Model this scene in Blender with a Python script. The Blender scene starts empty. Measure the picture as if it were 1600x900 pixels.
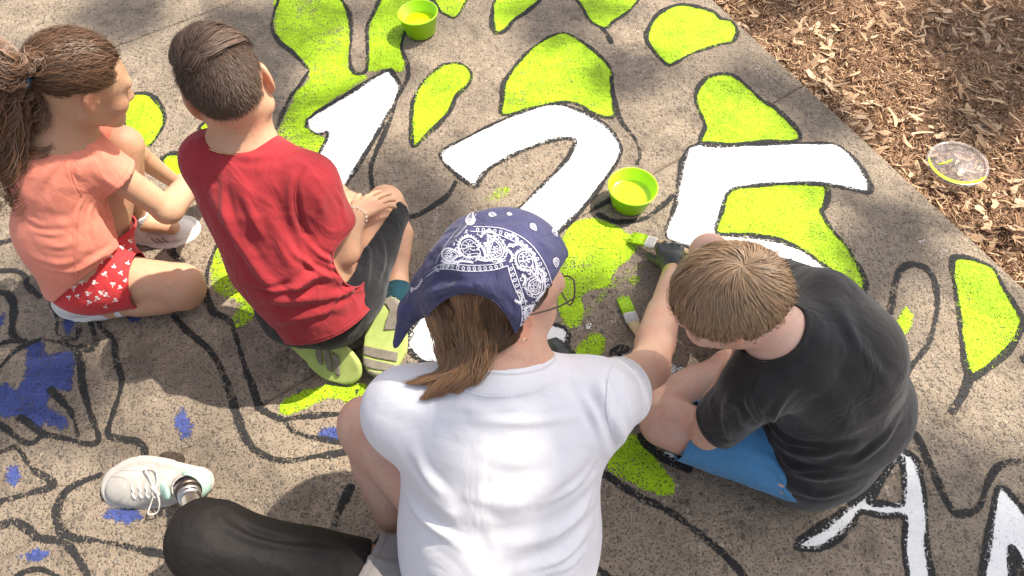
import bpy, bmesh, math, random
import numpy as np
from mathutils import Vector, Matrix, noise as mnoise
from mathutils.bvhtree import BVHTree

S = bpy.context.scene
COL = S.collection
R = math.radians
random.seed(7)
RNG = np.random.default_rng(11)

# ------------------------------------------------------------------ camera, sky, sun, exposure
CAM_H, CAM_PITCH, CAM_F = 1.5, 58.0, 1000.0
cam_d = bpy.data.cameras.new("camera")
cam = bpy.data.objects.new("camera", cam_d)
COL.objects.link(cam)
cam.location = (0, 0, CAM_H)
cam.rotation_euler = (R(90 - CAM_PITCH), 0, 0)
cam_d.sensor_width = 36
cam_d.lens = 36 * CAM_F / 1600
cam_d.clip_start = 0.02
cam_d.clip_end = 2000
S.camera = cam

SUN = np.array([0.60, 0.30, 1.0]); SUN /= np.linalg.norm(SUN)      # towards the sun
sun_el = math.asin(SUN[2]); sun_az = math.atan2(SUN[0], SUN[1])
W = bpy.data.worlds.new("World"); S.world = W; W.use_nodes = True
nt = W.node_tree
bg = nt.nodes["Background"]
sky = nt.nodes.new("ShaderNodeTexSky")
sky.sky_type = 'NISHITA'; sky.sun_disc = False
sky.sun_elevation = sun_el; sky.sun_rotation = sun_az
sky.air_density = 1.0; sky.dust_density = 4.0; sky.ozone_density = 0.6
hs = nt.nodes.new('ShaderNodeHueSaturation'); hs.inputs['Saturation'].default_value = .55
nt.links.new(sky.outputs[0], hs.inputs['Color']); nt.links.new(hs.outputs[0], bg.inputs[0])
bg.inputs[1].default_value = 0.125
sun_d = bpy.data.lights.new("sun", 'SUN')
sun_d.energy = 4.8; sun_d.angle = R(0.55); sun_d.color = (1.0, 0.91, 0.78)
sun_o = bpy.data.objects.new("sun", sun_d); COL.objects.link(sun_o)
sun_o.rotation_euler = Vector(tuple(SUN)).to_track_quat('Z', 'Y').to_euler()
sun_o.location = (4, 2, 8)
S.view_settings.view_transform = 'Standard'
S.view_settings.look = 'None'
S.view_settings.exposure = 0.86
S.view_settings.gamma = 1
S.render.engine = 'CYCLES'
S.cycles.max_bounces = 8
S.cycles.transparent_max_bounces = 24

# ------------------------------------------------------------------ measuring helpers
_P = R(CAM_PITCH)
def P(px, py, z=0.0):
    """world point of height z seen at photograph pixel (px, py) - how the survey of the place was taken"""
    x = (px - 800) / CAM_F; y = (450 - py) / CAM_F
    d = np.array([x, math.cos(_P) + y * math.sin(_P), -math.sin(_P) + y * math.cos(_P)])
    t = (z - CAM_H) / d[2]
    return np.array([0, 0, CAM_H]) + t * d
def ray(px, py):
    x = (px - 800) / CAM_F; y = (450 - py) / CAM_F
    return Vector((x, math.cos(_P) + y * math.sin(_P), -math.sin(_P) + y * math.cos(_P))).normalized()
def nrm(v):
    v = np.asarray(v, float); return v / (np.linalg.norm(v) + 1e-12)
def A(*v): return np.array(v, float)

# ------------------------------------------------------------------ object helpers
def link(o, parent=None):
    COL.objects.link(o)
    if parent is not None: o.parent = parent
    return o
def tag(o, label=None, cat=None, group=None, kind=None):
    if label: o['label'] = label
    if cat: o['category'] = cat
    if group: o['group'] = group
    if kind: o['kind'] = kind
    return o
def empty(name, loc=(0, 0, 0)):
    o = bpy.data.objects.new(name, None); o.location = tuple(loc); o.empty_display_size = .05
    return link(o)
def mesh_np(name, v, f, mat, parent=None, smooth=True, attrs=None, cols=None):
    """v (n,3), f (m,k) all faces with k corners"""
    v = np.ascontiguousarray(v, np.float32); f = np.ascontiguousarray(f, np.int32)
    m = bpy.data.meshes.new(name)
    k = f.shape[1]
    m.vertices.add(len(v)); m.vertices.foreach_set('co', v.ravel())
    m.loops.add(f.size); m.loops.foreach_set('vertex_index', f.ravel())
    m.polygons.add(len(f))
    m.polygons.foreach_set('loop_start', np.arange(0, f.size, k, dtype=np.int32))
    if smooth: m.polygons.foreach_set('use_smooth', np.ones(len(f), bool))
    m.update(calc_edges=True); m.validate()
    for nm, a in (attrs or {}).items():
        at = m.attributes.new(nm, 'FLOAT', 'POINT'); at.data.foreach_set('value', np.ascontiguousarray(a, np.float32))
    for nm, a in (cols or {}).items():
        at = m.attributes.new(nm, 'FLOAT_COLOR', 'POINT')
        c = np.ones((len(v), 4), np.float32); c[:, :3] = a
        at.data.foreach_set('color', c.ravel())
    if mat: m.materials.append(mat)
    o = bpy.data.objects.new(name, m)
    return link(o, parent)
def mesh_py(name, v, f, mat, parent=None, smooth=False):
    m = bpy.data.meshes.new(name)
    m.from_pydata([tuple(map(float, p)) for p in v], [], f); m.update()
    if smooth: m.polygons.foreach_set('use_smooth', np.ones(len(m.polygons), bool))
    if mat: m.materials.append(mat)
    return link(bpy.data.objects.new(name, m), parent)
def catmull(pts, n=8, closed=False):
    p = np.asarray(pts, float); N = len(p); out = []
    rng = range(N) if closed else range(N - 1)
    for i in rng:
        g = (lambda j: p[j % N]) if closed else (lambda j: p[min(max(j, 0), N - 1)])
        a, b, c, d = g(i - 1), g(i), g(i + 1), g(i + 2)
        for t in np.linspace(0, 1, n, endpoint=False):
            out.append(.5 * (2 * b + (c - a) * t + (2 * a - 5 * b + 4 * c - d) * t * t + (3 * b - a - 3 * c + d) * t ** 3))
    if not closed: out.append(p[-1])
    return np.array(out)
def tube(pts, r, sides=8, closed=False, ref=None):
    """verts, quads of a tube along pts; r scalar or per point"""
    p = np.asarray(pts, float); n = len(p)
    r = np.full(n, r) if np.isscalar(r) else np.asarray(r)
    tn = np.gradient(p, axis=0) if not closed else np.roll(p, -1, 0) - np.roll(p, 1, 0)
    v = []; up = np.array([0.3, 0.2, 1.0]) if ref is None else np.asarray(ref, float)
    for i in range(n):
        t = nrm(tn[i]); u = up - t * (up @ t)
        if np.linalg.norm(u) < 1e-4: u = np.cross(t, [1, 0, 0])
        u = nrm(u); up = u; w = np.cross(t, u)
        for k in range(sides):
            a = 2 * math.pi * k / sides
            v.append(p[i] + r[i] * (math.cos(a) * u + math.sin(a) * w))
    f = []
    for i in range(n if closed else n - 1):
        j = (i + 1) % n
        for k in range(sides):
            l = (k + 1) % sides
            f.append((i * sides + k, i * sides + l, j * sides + l, j * sides + k))
    return np.array(v), np.array(f)
def tube_obj(name, pts, r, mat, parent=None, sides=8, closed=False, ref=None):
    v, f = tube(pts, r, sides, closed, ref)
    return mesh_np(name, v, f, mat, parent)
def revolve(profile, c, axis=(0, 0, 1), n=48):
    """profile list of (radius, height)"""
    ax = nrm(axis); u = nrm(np.cross(ax, [0.1, 1, 0.2])); w = np.cross(ax, u)
    v = []; f = []; m = len(profile)
    for k in range(n):
        a = 2 * math.pi * k / n; d = math.cos(a) * u + math.sin(a) * w
        for (r, h) in profile: v.append(np.asarray(c) + d * r + ax * h)
    for k in range(n):
        l = (k + 1) % n
        for i in range(m - 1): f.append((k * m + i, l * m + i, l * m + i + 1, k * m + i + 1))
    return np.array(v), np.array(f)

# ------------------------------------------------------------------ materials
def new_mat(name):
    m = bpy.data.materials.new(name); m.use_nodes = True
    return m, m.node_tree, m.node_tree.nodes['Principled BSDF']
class NB:
    """tiny node builder"""
    def __init__(s, nt): s.nt = nt
    def n(s, typ, **kw):
        nd = s.nt.nodes.new(typ)
        for k, v in kw.items():
            if k == 'inp':
                for kk, vv in v.items():
                    if isinstance(vv, bpy.types.NodeSocket): s.nt.links.new(vv, nd.inputs[kk])
                    else: nd.inputs[kk].default_value = vv
            else: setattr(nd, k, v)
        return nd
    def math(s, op, a, b=0.0, c=0.0, clamp=False):
        nd = s.n('ShaderNodeMath', operation=op, use_clamp=clamp, inp={0: a, 1: b, 2: c}); return nd.outputs[0]
    def noise(s, scale, vec=None, detail=3, rough=.55, dist=0):
        nd = s.n('ShaderNodeTexNoise', inp={'Scale': scale, 'Detail': detail, 'Roughness': rough, 'Distortion': dist})
        if vec is not None: s.nt.links.new(vec, nd.inputs['Vector'])
        return nd
    def voro(s, scale, vec=None, feature='F1'):
        nd = s.n('ShaderNodeTexVoronoi', feature=feature, inp={'Scale': scale})
        if vec is not None: s.nt.links.new(vec, nd.inputs['Vector'])
        return nd
    def ramp(s, fac, stops, interp='LINEAR'):
        nd = s.n('ShaderNodeValToRGB'); nd.color_ramp.interpolation = interp
        els = nd.color_ramp.elements
        while len(els) < len(stops): els.new(.5)
        for e, (p, c) in zip(els, stops):
            e.position = p; e.color = (*c, 1) if len(c) == 3 else c
        s.nt.links.new(fac, nd.inputs[0]); return nd.outputs[0]
    def mapr(s, v, a, b, c=0., d=1., smooth=True):
        nd = s.n('ShaderNodeMapRange', interpolation_type='SMOOTHSTEP' if smooth else 'LINEAR', inp={0: v, 1: a, 2: b, 3: c, 4: d}); return nd.outputs[0]
    def mix(s, fac, a, b, mode='MIX'):
        nd = s.n('ShaderNodeMix', data_type='RGBA', blend_type=mode, clamp_factor=True)
        for sock, v in ((nd.inputs[0], fac), (nd.inputs[6], a), (nd.inputs[7], b)):
            if isinstance(v, bpy.types.NodeSocket): s.nt.links.new(v, sock)
            elif isinstance(v, (int, float)): sock.default_value = v
            else: sock.default_value = (*v, 1) if len(v) == 3 else v
        return nd.outputs[2]
    def bump(s, h, strength, dist, normal=None):
        nd = s.n('ShaderNodeBump', inp={'Strength': strength, 'Distance': dist, 'Height': h})
        if normal is not None: s.nt.links.new(normal, nd.inputs['Normal'])
        return nd.outputs[0]

# aggregate concrete: one node group gives the stone relief and colour to the slabs and the paint lying on them
def make_aggregate():
    g = bpy.data.node_groups.new('aggregate', 'ShaderNodeTree')
    for nm, t in (('Color', 'NodeSocketColor'), ('Height', 'NodeSocketFloat'), ('Pit', 'NodeSocketFloat')):
        g.interface.new_socket(nm, in_out='OUTPUT', socket_type=t)
    b = NB(g); out = g.nodes.new('NodeGroupOutput')
    pos = b.n('ShaderNodeNewGeometry').outputs['Position']
    warp = b.noise(55, pos, 2).outputs['Color']
    wv = b.n('ShaderNodeVectorMath', operation='MULTIPLY_ADD', inp={0: warp, 1: (.009, .009, .009), 2: pos}).outputs[0]
    v1 = b.voro(62, wv); v2 = b.voro(135, wv)
    fine = b.noise(420, pos, 4, .65); mid = b.noise(34, pos, 5, .6); big = b.noise(3.2, pos, 4, .55); patch = b.noise(9, pos, 3, .5)
    sel = b.n('ShaderNodeSeparateColor', inp={0: v1.outputs['Color']})
    sel2 = b.n('ShaderNodeSeparateColor', inp={0: v2.outputs['Color']})
    base = b.ramp(mid.outputs['Fac'], [(.25, (.165, .127, .098)), (.5, (.285, .225, .175)), (.75, (.40, .322, .252))])
    base = b.mix(b.mapr(fine.outputs['Fac'], .35, .7, 0., .45), base, (.52, .43, .345))
    stone = b.ramp(sel.outputs[0], [(0, (.10, .085, .078)), (.35, (.21, .175, .15)), (.6, (.36, .29, .225)), (.8, (.27, .25, .235)), (1, (.56, .47, .38))])
    smask = b.math('MULTIPLY', b.mapr(v1.outputs['Distance'], .48, .30, 0, 1), b.math('GREATER_THAN', sel.outputs[1], .40))
    col = b.mix(b.math('MULTIPLY', smask, .72), base, stone)
    st2 = b.ramp(sel2.outputs[0], [(0, (.085, .072, .066)), (.5, (.29, .24, .20)), (1, (.60, .52, .43))])
    m2 = b.math('MULTIPLY', b.mapr(v2.outputs['Distance'], .42, .26, 0, 1), b.math('GREATER_THAN', sel2.outputs[1], .60))
    col = b.mix(b.math('MULTIPLY', m2, .60), col, st2)
    col = b.mix(b.mapr(big.outputs['Fac'], .38, .66, 0, .55), col, (.27, .222, .185))
    st3 = b.noise(1.7, pos, 5, .62, .8).outputs['Fac']; col = b.mix(b.mapr(st3, .50, .62, 0, .38), col, (.15, .122, .10))
    pits = b.noise(190, pos, 3, .6)
    pit = b.mapr(pits.outputs['Fac'], .43, .33, 0, 1)
    col = b.mix(b.math('MULTIPLY', pit, .75), col, (.065, .052, .045))
    col = b.mix(b.mapr(patch.outputs['Fac'], .50, .72, 0, .50), col, (.12, .098, .083))
    h = b.math('ADD', b.math('MULTIPLY', smask, .5), b.math('MULTIPLY', m2, .35))
    h = b.math('ADD', h, b.math('MULTIPLY', fine.outputs['Fac'], .5))
    h = b.math('SUBTRACT', h, b.math('MULTIPLY', pit, .8))
    h = b.math('ADD', h, b.math('MULTIPLY', mid.outputs['Fac'], .9))
    col = b.mix(1.0, col, (.975, .965, .905), 'MULTIPLY')
    for i, sk in enumerate((col, h, pits.outputs['Fac'])): g.links.new(sk, out.inputs[i])
    return g
AGG = make_aggregate()

def concrete_mat():
    m, t, bs = new_mat('aggregate_concrete'); b = NB(t)
    g = b.n('ShaderNodeGroup', node_tree=AGG)
    t.links.new(g.outputs[0], bs.inputs['Base Color'])
    bs.inputs['Roughness'].default_value = .88
    bs.inputs['Specular IOR Level'].default_value = .3
    t.links.new(b.bump(g.outputs[1], 1.0, .0065), bs.inputs['Normal'])
    return m
def paint_mat(name, color, rag=1.0, relief=.55, rough=.6, var=.12):
    """d = metres inside the painted edge; cov = how well the brush covered the stones"""
    m, t, bs = new_mat(name); b = NB(t)
    g = b.n('ShaderNodeGroup', node_tree=AGG)
    pos = b.n('ShaderNodeNewGeometry').outputs['Position']
    d = b.n('ShaderNodeAttribute', attribute_name='d').outputs['Fac']
    cov = b.n('ShaderNodeAttribute', attribute_name='cov').outputs['Fac']
    n1 = b.noise(150, pos, 4, .65).outputs['Fac']; n2 = b.noise(38, pos, 3, .6).outputs['Fac']
    dd = b.math('ADD', d, b.math('MULTIPLY', b.math('SUBTRACT', n1, .5), .016 * rag))
    dd = b.math('ADD', dd, b.math('MULTIPLY', b.math('SUBTRACT', n2, .5), .016 * rag))
    edge = b.mapr(dd, -.0008, .0010)
    # pits stay bare: more of them where cov is low and towards the edge
    thr = b.math('MULTIPLY_ADD', cov, -.42, .72)
    thr = b.math('ADD', thr, b.mapr(d, .012, .0, 0, .05))
    thr = b.math('ADD', thr, b.math('MULTIPLY', b.math('SUBTRACT', n2, .5), .34))
    thr = b.math('ADD', thr, b.math('MULTIPLY', b.math('SUBTRACT', b.noise(5.5, pos, 3, .6).outputs['Fac'], .5), .46))
    hole = b.math('SUBTRACT', g.outputs[2], thr)
    fill = b.mapr(hole, -.015, .02)
    alpha = b.math('MULTIPLY', edge, fill)
    t.links.new(alpha, bs.inputs['Alpha'])
    rot = b.n('ShaderNodeMapping', inp={'Vector': pos, 'Rotation': (0, 0, R(-32)), 'Scale': (9, 70, 1)}).outputs[0]
    stv = b.noise(1.6, rot, 4, .6).outputs['Fac']
    v = b.math('ADD', b.math('MULTIPLY', b.noise(14, pos, 4, .6).outputs['Fac'], .6), b.math('MULTIPLY', stv, .4))
    c2 = tuple(x * (1 - var * 2.2) for x in color)
    colr = b.mix(b.mapr(v, .3, .7), c2, color)
    colr = b.mix(b.mapr(n1, .62, .8, 0, .5), colr, tuple(x * .55 for x in color))
    t.links.new(colr, bs.inputs['Base Color'])
    bs.inputs['Roughness'].default_value = rough
    bs.inputs['Specular IOR Level'].default_value = .25
    t.links.new(b.bump(g.outputs[1], relief, .004), bs.inputs['Normal'])
    return m
def cloth_mat(name, color, rough=.9, var=.12, weave=900, sheen=.15, relief=.25, wr=0.35, wscale=16, edge=None):
    m, t, bs = new_mat(name); b = NB(t)
    pos = b.n('ShaderNodeTexCoord').outputs['Object']
    n = b.noise(7, pos, 4, .55).outputs['Fac']; w = b.noise(weave, pos, 2, .7).outputs['Fac']
    c = b.mix(b.mapr(n, .3, .7), tuple(x * (1 - var) for x in color), tuple(min(1, x * (1 + var * .5)) for x in color))
    c = b.mix(b.mapr(w, .45, .75, 0, .16), c, tuple(x * .6 for x in color))
    if edge:        # a stitched hem: a seam line a fixed way in from every cut edge
        ed = b.n('ShaderNodeAttribute', attribute_name='ed').outputs['Fac']
        ln = b.math('MULTIPLY', b.mapr(ed, edge - .0022, edge - .0008), b.mapr(ed, edge + .0022, edge + .0008))
        c = b.mix(b.math('MULTIPLY', ln, .35), c, tuple(x * .45 for x in color))
    t.links.new(c, bs.inputs['Base Color'])
    bs.inputs['Roughness'].default_value = rough
    bs.inputs['Sheen Weight'].default_value = sheen
    bs.inputs['Specular IOR Level'].default_value = .2
    st = b.n('ShaderNodeVectorMath', operation='MULTIPLY', inp={0: pos, 1: (1., 1., .55)}).outputs[0]
    big = b.noise(wscale, st, 3, .45, 1.2).outputs['Fac']
    nn = b.bump(big, wr, .02)
    rid = b.n('ShaderNodeTexNoise', noise_type='RIDGED_MULTIFRACTAL', inp={'Vector': st, 'Scale': wscale * 1.3, 'Detail': 2.5, 'Distortion': .7}).outputs['Fac']
    nn = b.bump(rid, wr * .42, .010, nn)
    nn = b.bump(w, relief, .0012, nn)
    if edge: nn = b.bump(b.mapr(ed, edge, edge - .003), .5, .002, nn)
    t.links.new(nn, bs.inputs['Normal'])
    return m
def skin_mat(name, color, red=(.62, .22, .14)):
    m, t, bs = new_mat(name); b = NB(t)
    pos = b.n('ShaderNodeTexCoord').outputs['Object']
    n = b.noise(22, pos, 4, .6).outputs['Fac']; f = b.noise(380, pos, 3, .7).outputs['Fac']; v = b.noise(60, pos, 3, .6).outputs['Fac']
    c = b.mix(b.mapr(n, .35, .72, 0, .30), color, red)
    c = b.mix(b.mapr(v, .48, .72, 0, .32), c, tuple(x * .72 for x in color))
    fr = b.voro(130, pos); c = b.mix(b.math('MULTIPLY', b.mapr(fr.outputs['Distance'], .22, .10, 0, .35), b.math('GREATER_THAN', b.noise(9, pos, 2).outputs['Fac'], .5)), c, tuple(x * .6 for x in color))
    c = b.mix(b.mapr(f, .55, .8, 0, .15), c, tuple(x * .7 for x in color))
    tint = b.n('ShaderNodeAttribute', attribute_name='tint').outputs['Color']
    c = b.mix(1.0, c, tint, 'MULTIPLY')
    t.links.new(c, bs.inputs['Base Color'])
    bs.inputs['Roughness'].default_value = .52
    bs.inputs['Specular IOR Level'].default_value = .35
    bs.inputs['Subsurface Weight'].default_value = .10
    bs.inputs['Subsurface Radius'].default_value = (.012, .005, .003)
    bs.inputs['Subsurface Scale'].default_value = .6
    t.links.new(b.bump(v, .22, .004, b.bump(f, .28, .0014)), bs.inputs['Normal'])
    return m
def hair_mat(name, color, rough=.42):
    m, t, bs = new_mat(name); b = NB(t)
    tint = b.n('ShaderNodeAttribute', attribute_name='tint').outputs['Color']
    t.links.new(b.mix(1.0, color, tint, 'MULTIPLY'), bs.inputs['Base Color'])
    bs.inputs['Roughness'].default_value = rough
    bs.inputs['Specular IOR Level'].default_value = .32
    return m
def plain_mat(name, color, rough=.5, metal=0., spec=.4, var=.06, scale=40, relief=.1, trans=0., sss=0.):
    m, t, bs = new_mat(name); b = NB(t)
    pos = b.n('ShaderNodeTexCoord').outputs['Object']
    n = b.noise(scale, pos, 4, .6).outputs['Fac']
    t.links.new(b.mix(b.mapr(n, .3, .7), tuple(x * (1 - var) for x in color), tuple(min(1, x * (1 + var)) for x in color)), bs.inputs['Base Color'])
    bs.inputs['Roughness'].default_value = rough; bs.inputs['Metallic'].default_value = metal
    bs.inputs['Specular IOR Level'].default_value = spec
    bs.inputs['Transmission Weight'].default_value = trans
    if sss: bs.inputs['Subsurface Weight'].default_value = sss; bs.inputs['Subsurface Radius'].default_value = (.01, .01, .004)
    if relief: t.links.new(b.bump(n, relief, .002), bs.inputs['Normal'])
    return m
# ------------------------------------------------------------------ the pavement, its slabs and the mural on it
M_CONC = concrete_mat()
M_GREEN = paint_mat('green_paint', (.44, .70, .012), rag=1.55, relief=.9, var=.20)
M_WHITE = paint_mat('white_paint', (.80, .79, .78), rag=.3, relief=.34, var=.06)
M_BLACK = paint_mat('black_paint', (.027, .026, .026), rag=.5, relief=.75, rough=.7)
M_BLUE = paint_mat('blue_paint', (.060, .085, .27), rag=2.2, relief=.8, var=.2)

E0 = P(1150, 33); E1 = P(1492, 350)
EDIR = nrm(E1 - E0); ENRM = nrm([-EDIR[1], EDIR[0], 0])
if ENRM[0] < 0: ENRM = -ENRM
J2A, J2B = P(100, 815), P(1245, 140); JD = nrm(J2B - J2A); JN = nrm([-JD[1], JD[0], 0])     # joint across the mural
J1 = P(278, 35)
GAP = .0024
ground_m = plain_mat('bare_soil', (.16, .11, .075), rough=.95, var=.3, scale=12, relief=.6)
gr = mesh_py('ground', [(-150, -150, -.075), (150, -150, -.075), (150, 150, -.075), (-150, 150, -.075)], [(0, 1, 2, 3)], ground_m)
tag(gr, 'brown bare soil below the mulch and beyond the pavement', kind='structure')
pave = mesh_py('pavement', [], [], None)
def line_x(p, d, q, e):
    """crossing of p+s*d and q+t*e in plan"""
    a = np.array([[d[0], -e[0]], [d[1], -e[1]]]); s = np.linalg.solve(a, (q - p)[:2]); return p + d * s[0]
def slab(lo, hi, label):
    """slab between joint offsets lo and hi (points), from the mulch edge back to the far side"""
    a = line_x(lo, JD, E0, EDIR); b = line_x(hi, JD, E0, EDIR)
    c = b - JD * 5.0; d = a - JD * 5.0
    n = 60; top = []
    for p, q in ((a, b), (b, c), (c, d), (d, a)):
        for k in range(n):
            w = p + (q - p) * k / n
            top.append(w + np.array([mnoise.noise(Vector((w[0] * 40, w[1] * 40, 3))), mnoise.noise(Vector((w[0] * 40, w[1] * 40, 9))), 0]) * .0022)
    top = np.array(top); N = len(top); cen = top.mean(0)
    inner = top + np.array([nrm(cen - t) * 1 for t in top]) * .006
    v = []; f = []
    for t in inner: v.append((t[0], t[1], 0))
    for t in top: v.append((t[0], t[1], -.004))
    for t in top: v.append((t[0], t[1], -.07))
    f.append(tuple(range(N)))
    for i in range(N):
        j = (i + 1) % N
        f.append((i, N + i, N + j, j)); f.append((N + i, 2 * N + i, 2 * N + j, N + j))
    bm_o = mesh_py('slab', v, [tuple(reversed(q)) for q in f], M_CONC, pave)
    me = bm_o.data; bm = bmesh.new(); bm.from_mesh(me); bmesh.ops.recalc_face_normals(bm, faces=bm.faces); bm.to_mesh(me); bm.free()
    bm_o['label'] = label
    return bm_o
sp = JN * GAP
slab(J2A + sp, J1 - sp, 'middle concrete slab between the two joints')
slab(J2A - JN * 1.47 + sp, J2A - sp, 'near concrete slab below the long joint')
slab(J1 + sp, J1 + JN * 1.47 - sp, 'far concrete slab behind the girl')
slab(J1 + JN * 1.47 + sp, J1 + JN * 2.94 - sp, None) if False else None
base_c = [line_x(J2A - JN * 1.6, JD, E0, EDIR), line_x(J1 + JN * 1.6, JD, E0, EDIR)]
bc = [base_c[0] - ENRM * .02, base_c[1] - ENRM * .02, base_c[1] - JD * 5.1, base_c[0] - JD * 5.1]
jm = plain_mat('joint_dirt', (.17, .135, .105), rough=.95, var=.3, scale=80, relief=.5)
pm = bpy.data.meshes.new('pavement'); pm.from_pydata([(p[0], p[1], -.006) for p in bc] + [(p[0], p[1], -.07) for p in bc], [], [(0, 1, 2, 3), (0, 4, 5, 1), (1, 5, 6, 2), (2, 6, 7, 3), (3, 7, 4, 0)])
pm.materials.append(jm); pave.data = pm
tag(pave, 'speckled concrete pavement with an unfinished mural painted on it', kind='structure')

def seg_dist(q, a, b):
    ab = b - a; t = np.clip(((q - a) @ ab) / (ab @ ab + 1e-12), 0, 1)
    return np.linalg.norm(q - a - t[:, None] * ab, axis=1)
def poly_sd(q, poly):
    d = np.full(len(q), 9.); ins = np.zeros(len(q), bool); n = len(poly)
    for i in range(n):
        a, b = poly[i], poly[(i + 1) % n]
        d = np.minimum(d, seg_dist(q, a, b))
        c = (a[1] > q[:, 1]) != (b[1] > q[:, 1])
        with np.errstate(divide='ignore', invalid='ignore'):
            xx = (b[0] - a[0]) * (q[:, 1] - a[1]) / (b[1] - a[1] + 1e-15) + a[0]
        ins ^= c & (q[:, 0] < xx)
    return np.where(ins, d, -d)
def joint_clear(q):
    """paint is missing where the joints open"""
    d2 = np.abs((q - J2A[:2]) @ JN[:2]); d1 = np.abs((q - J1[:2]) @ JN[:2])
    return np.minimum(d1, d2)
ZC = [0]
def sheet(name, dist, lo, hi, z, mat, cov, label, h=.007, pad=.005):
    nx = int((hi[0] - lo[0]) / h) + 2; ny = int((hi[1] - lo[1]) / h) + 2
    gx = lo[0] + np.arange(nx) * h; gy = lo[1] + np.arange(ny) * h
    X, Y = np.meshgrid(gx, gy, indexing='ij'); q = np.stack([X.ravel(), Y.ravel()], 1)
    d = dist(q).reshape(nx, ny)
    mx = np.maximum.reduce([d[:-1, :-1], d[1:, :-1], d[:-1, 1:], d[1:, 1:]])
    I, J = np.nonzero(mx > -pad * .6)
    idx = np.arange(nx * ny).reshape(nx, ny)
    f = np.stack([idx[I, J], idx[I + 1, J], idx[I + 1, J + 1], idx[I, J + 1]], 1)
    u, inv = np.unique(f, return_inverse=True); f = inv.reshape(f.shape)
    ZC[0] += 1; v = np.column_stack([q[u], np.full(len(u), z + (ZC[0] % 28) * 1.8e-5)])
    e = (v[:, :2] - E0[:2]) @ ENRM[:2]
    dv = np.minimum(d.ravel()[u], -e - .004)
    o = mesh_np(name, v, f, mat, pave, attrs={'d': dv, 'cov': np.full(len(u), cov)})
    if label: o['label'] = label
    return o
def to_ground(pts): return np.array([P(x, y)[:2] for x, y in pts])
def blob(name, pts, z, mat, cov, label=None, n=5, grow=0.):
    w = catmull(to_ground(pts), n, True)
    return sheet(name, lambda q: poly_sd(q, w) + grow, w.min(0) - .015, w.max(0) + .015, z, mat, cov, label)
def sharp(name, pts, z, mat, cov, label=None):
    w = to_ground(pts)
    return sheet(name, lambda q: poly_sd(q, w), w.min(0) - .01, w.max(0) + .01, z, mat, cov, label)
def stroke(pts, width=.017, z=.0018, cov=.80, label=None, closed=False, n=6, name='painted_line', smooth=True, off=0.):
    w = to_ground(pts)
    if smooth: w = catmull(w, n, closed)
    elif closed: w = np.vstack([w, w[:1]])
    if smooth and closed: w = np.vstack([w, w[:1]])
    def dist(q):
        d = np.full(len(q), 9.)
        for a, b in zip(w[:-1], w[1:]): d = np.minimum(d, seg_dist(q, a, b))
        wob = np.sin(q[:, 0] * 37 + q[:, 1] * 23) * .0014 + np.sin(q[:, 0] * 11 - q[:, 1] * 17) * .0019 + np.sin(q[:, 0] * 71 - q[:, 1] * 93) * .0008
        return width * .47 + wob - d
    return sheet(name, dist, w.min(0) - .03, w.max(0) + .03, z, M_BLACK, cov, label, h=.006)
ZG, ZW, ZB = .0006, .0012, .0018
def oval(cx, cy, rx, ry, ang=0, n=12, wob=.12):
    out = []
    for k in range(n):
        a = 2 * math.pi * k / n; r = 1 + wob * math.sin(k * 2.4 + cx)
        x, y = rx * math.cos(a) * r, ry * math.sin(a) * r; c, s = math.cos(R(ang)), math.sin(R(ang))
        out.append((cx + x * c - y * s, cy + x * s + y * c))
    return out
# white numerals and letters
NUM1 = [(602, 111), (615, 118), (622, 128), (624, 143), (600, 190), (570, 243), (537, 295), (505, 345), (460, 345), (478, 295), (495, 250), (513, 209), (495, 210), (480, 188), (540, 150)]
NUM2 = [(687, 242), (730, 215), (771, 194), (827, 172), (864, 164), (889, 167), (926, 183), (954, 203), (970, 229), (968, 245), (951, 273), (911, 326), (880, 357), (800, 425), (745, 470), (800, 488), (880, 512), (886, 535), (880, 556), (850, 565), (780, 566), (700, 566), (658, 564), (633, 533), (652, 500), (700, 440), (760, 380), (811, 326), (839, 298), (873, 264), (894, 236), (897, 218), (870, 218), (842, 226), (802, 242), (764, 264), (749, 281), (743, 291), (721, 279)]
NUM5 = [(1076, 231), (1153, 227), (1269, 224), (1313, 229), (1349, 267), (1360, 300), (1335, 297), (1287, 288), (1220, 287), (1167, 291), (1138, 300), (1124, 342), (1120, 364), (1150, 367), (1184, 371), (1211, 376), (1251, 391), (1287, 418), (1313, 449), (1332, 485), (1320, 540), (1280, 500), (1240, 450), (1190, 410), (1120, 395), (1042, 372), (1056, 320)]
LETA = [(1400, 700), (1407, 703), (1430, 717), (1440, 750), (1447, 800), (1448, 853), (1455, 897), (1462, 940), (1425, 940), (1418, 897), (1412, 853), (1413, 807), (1380, 807), (1345, 800), (1333, 817), (1307, 843), (1277, 858), (1248, 857), (1247, 847), (1283, 823), (1317, 800), (1360, 763), (1387, 733)]
LETN = [(1558, 763), (1573, 767), (1590, 787), (1600, 800), (1640, 860), (1660, 940), (1610, 920), (1597, 887), (1583, 857), (1580, 875), (1577, 930), (1530, 930), (1533, 910), (1537, 877), (1550, 807)]
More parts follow.
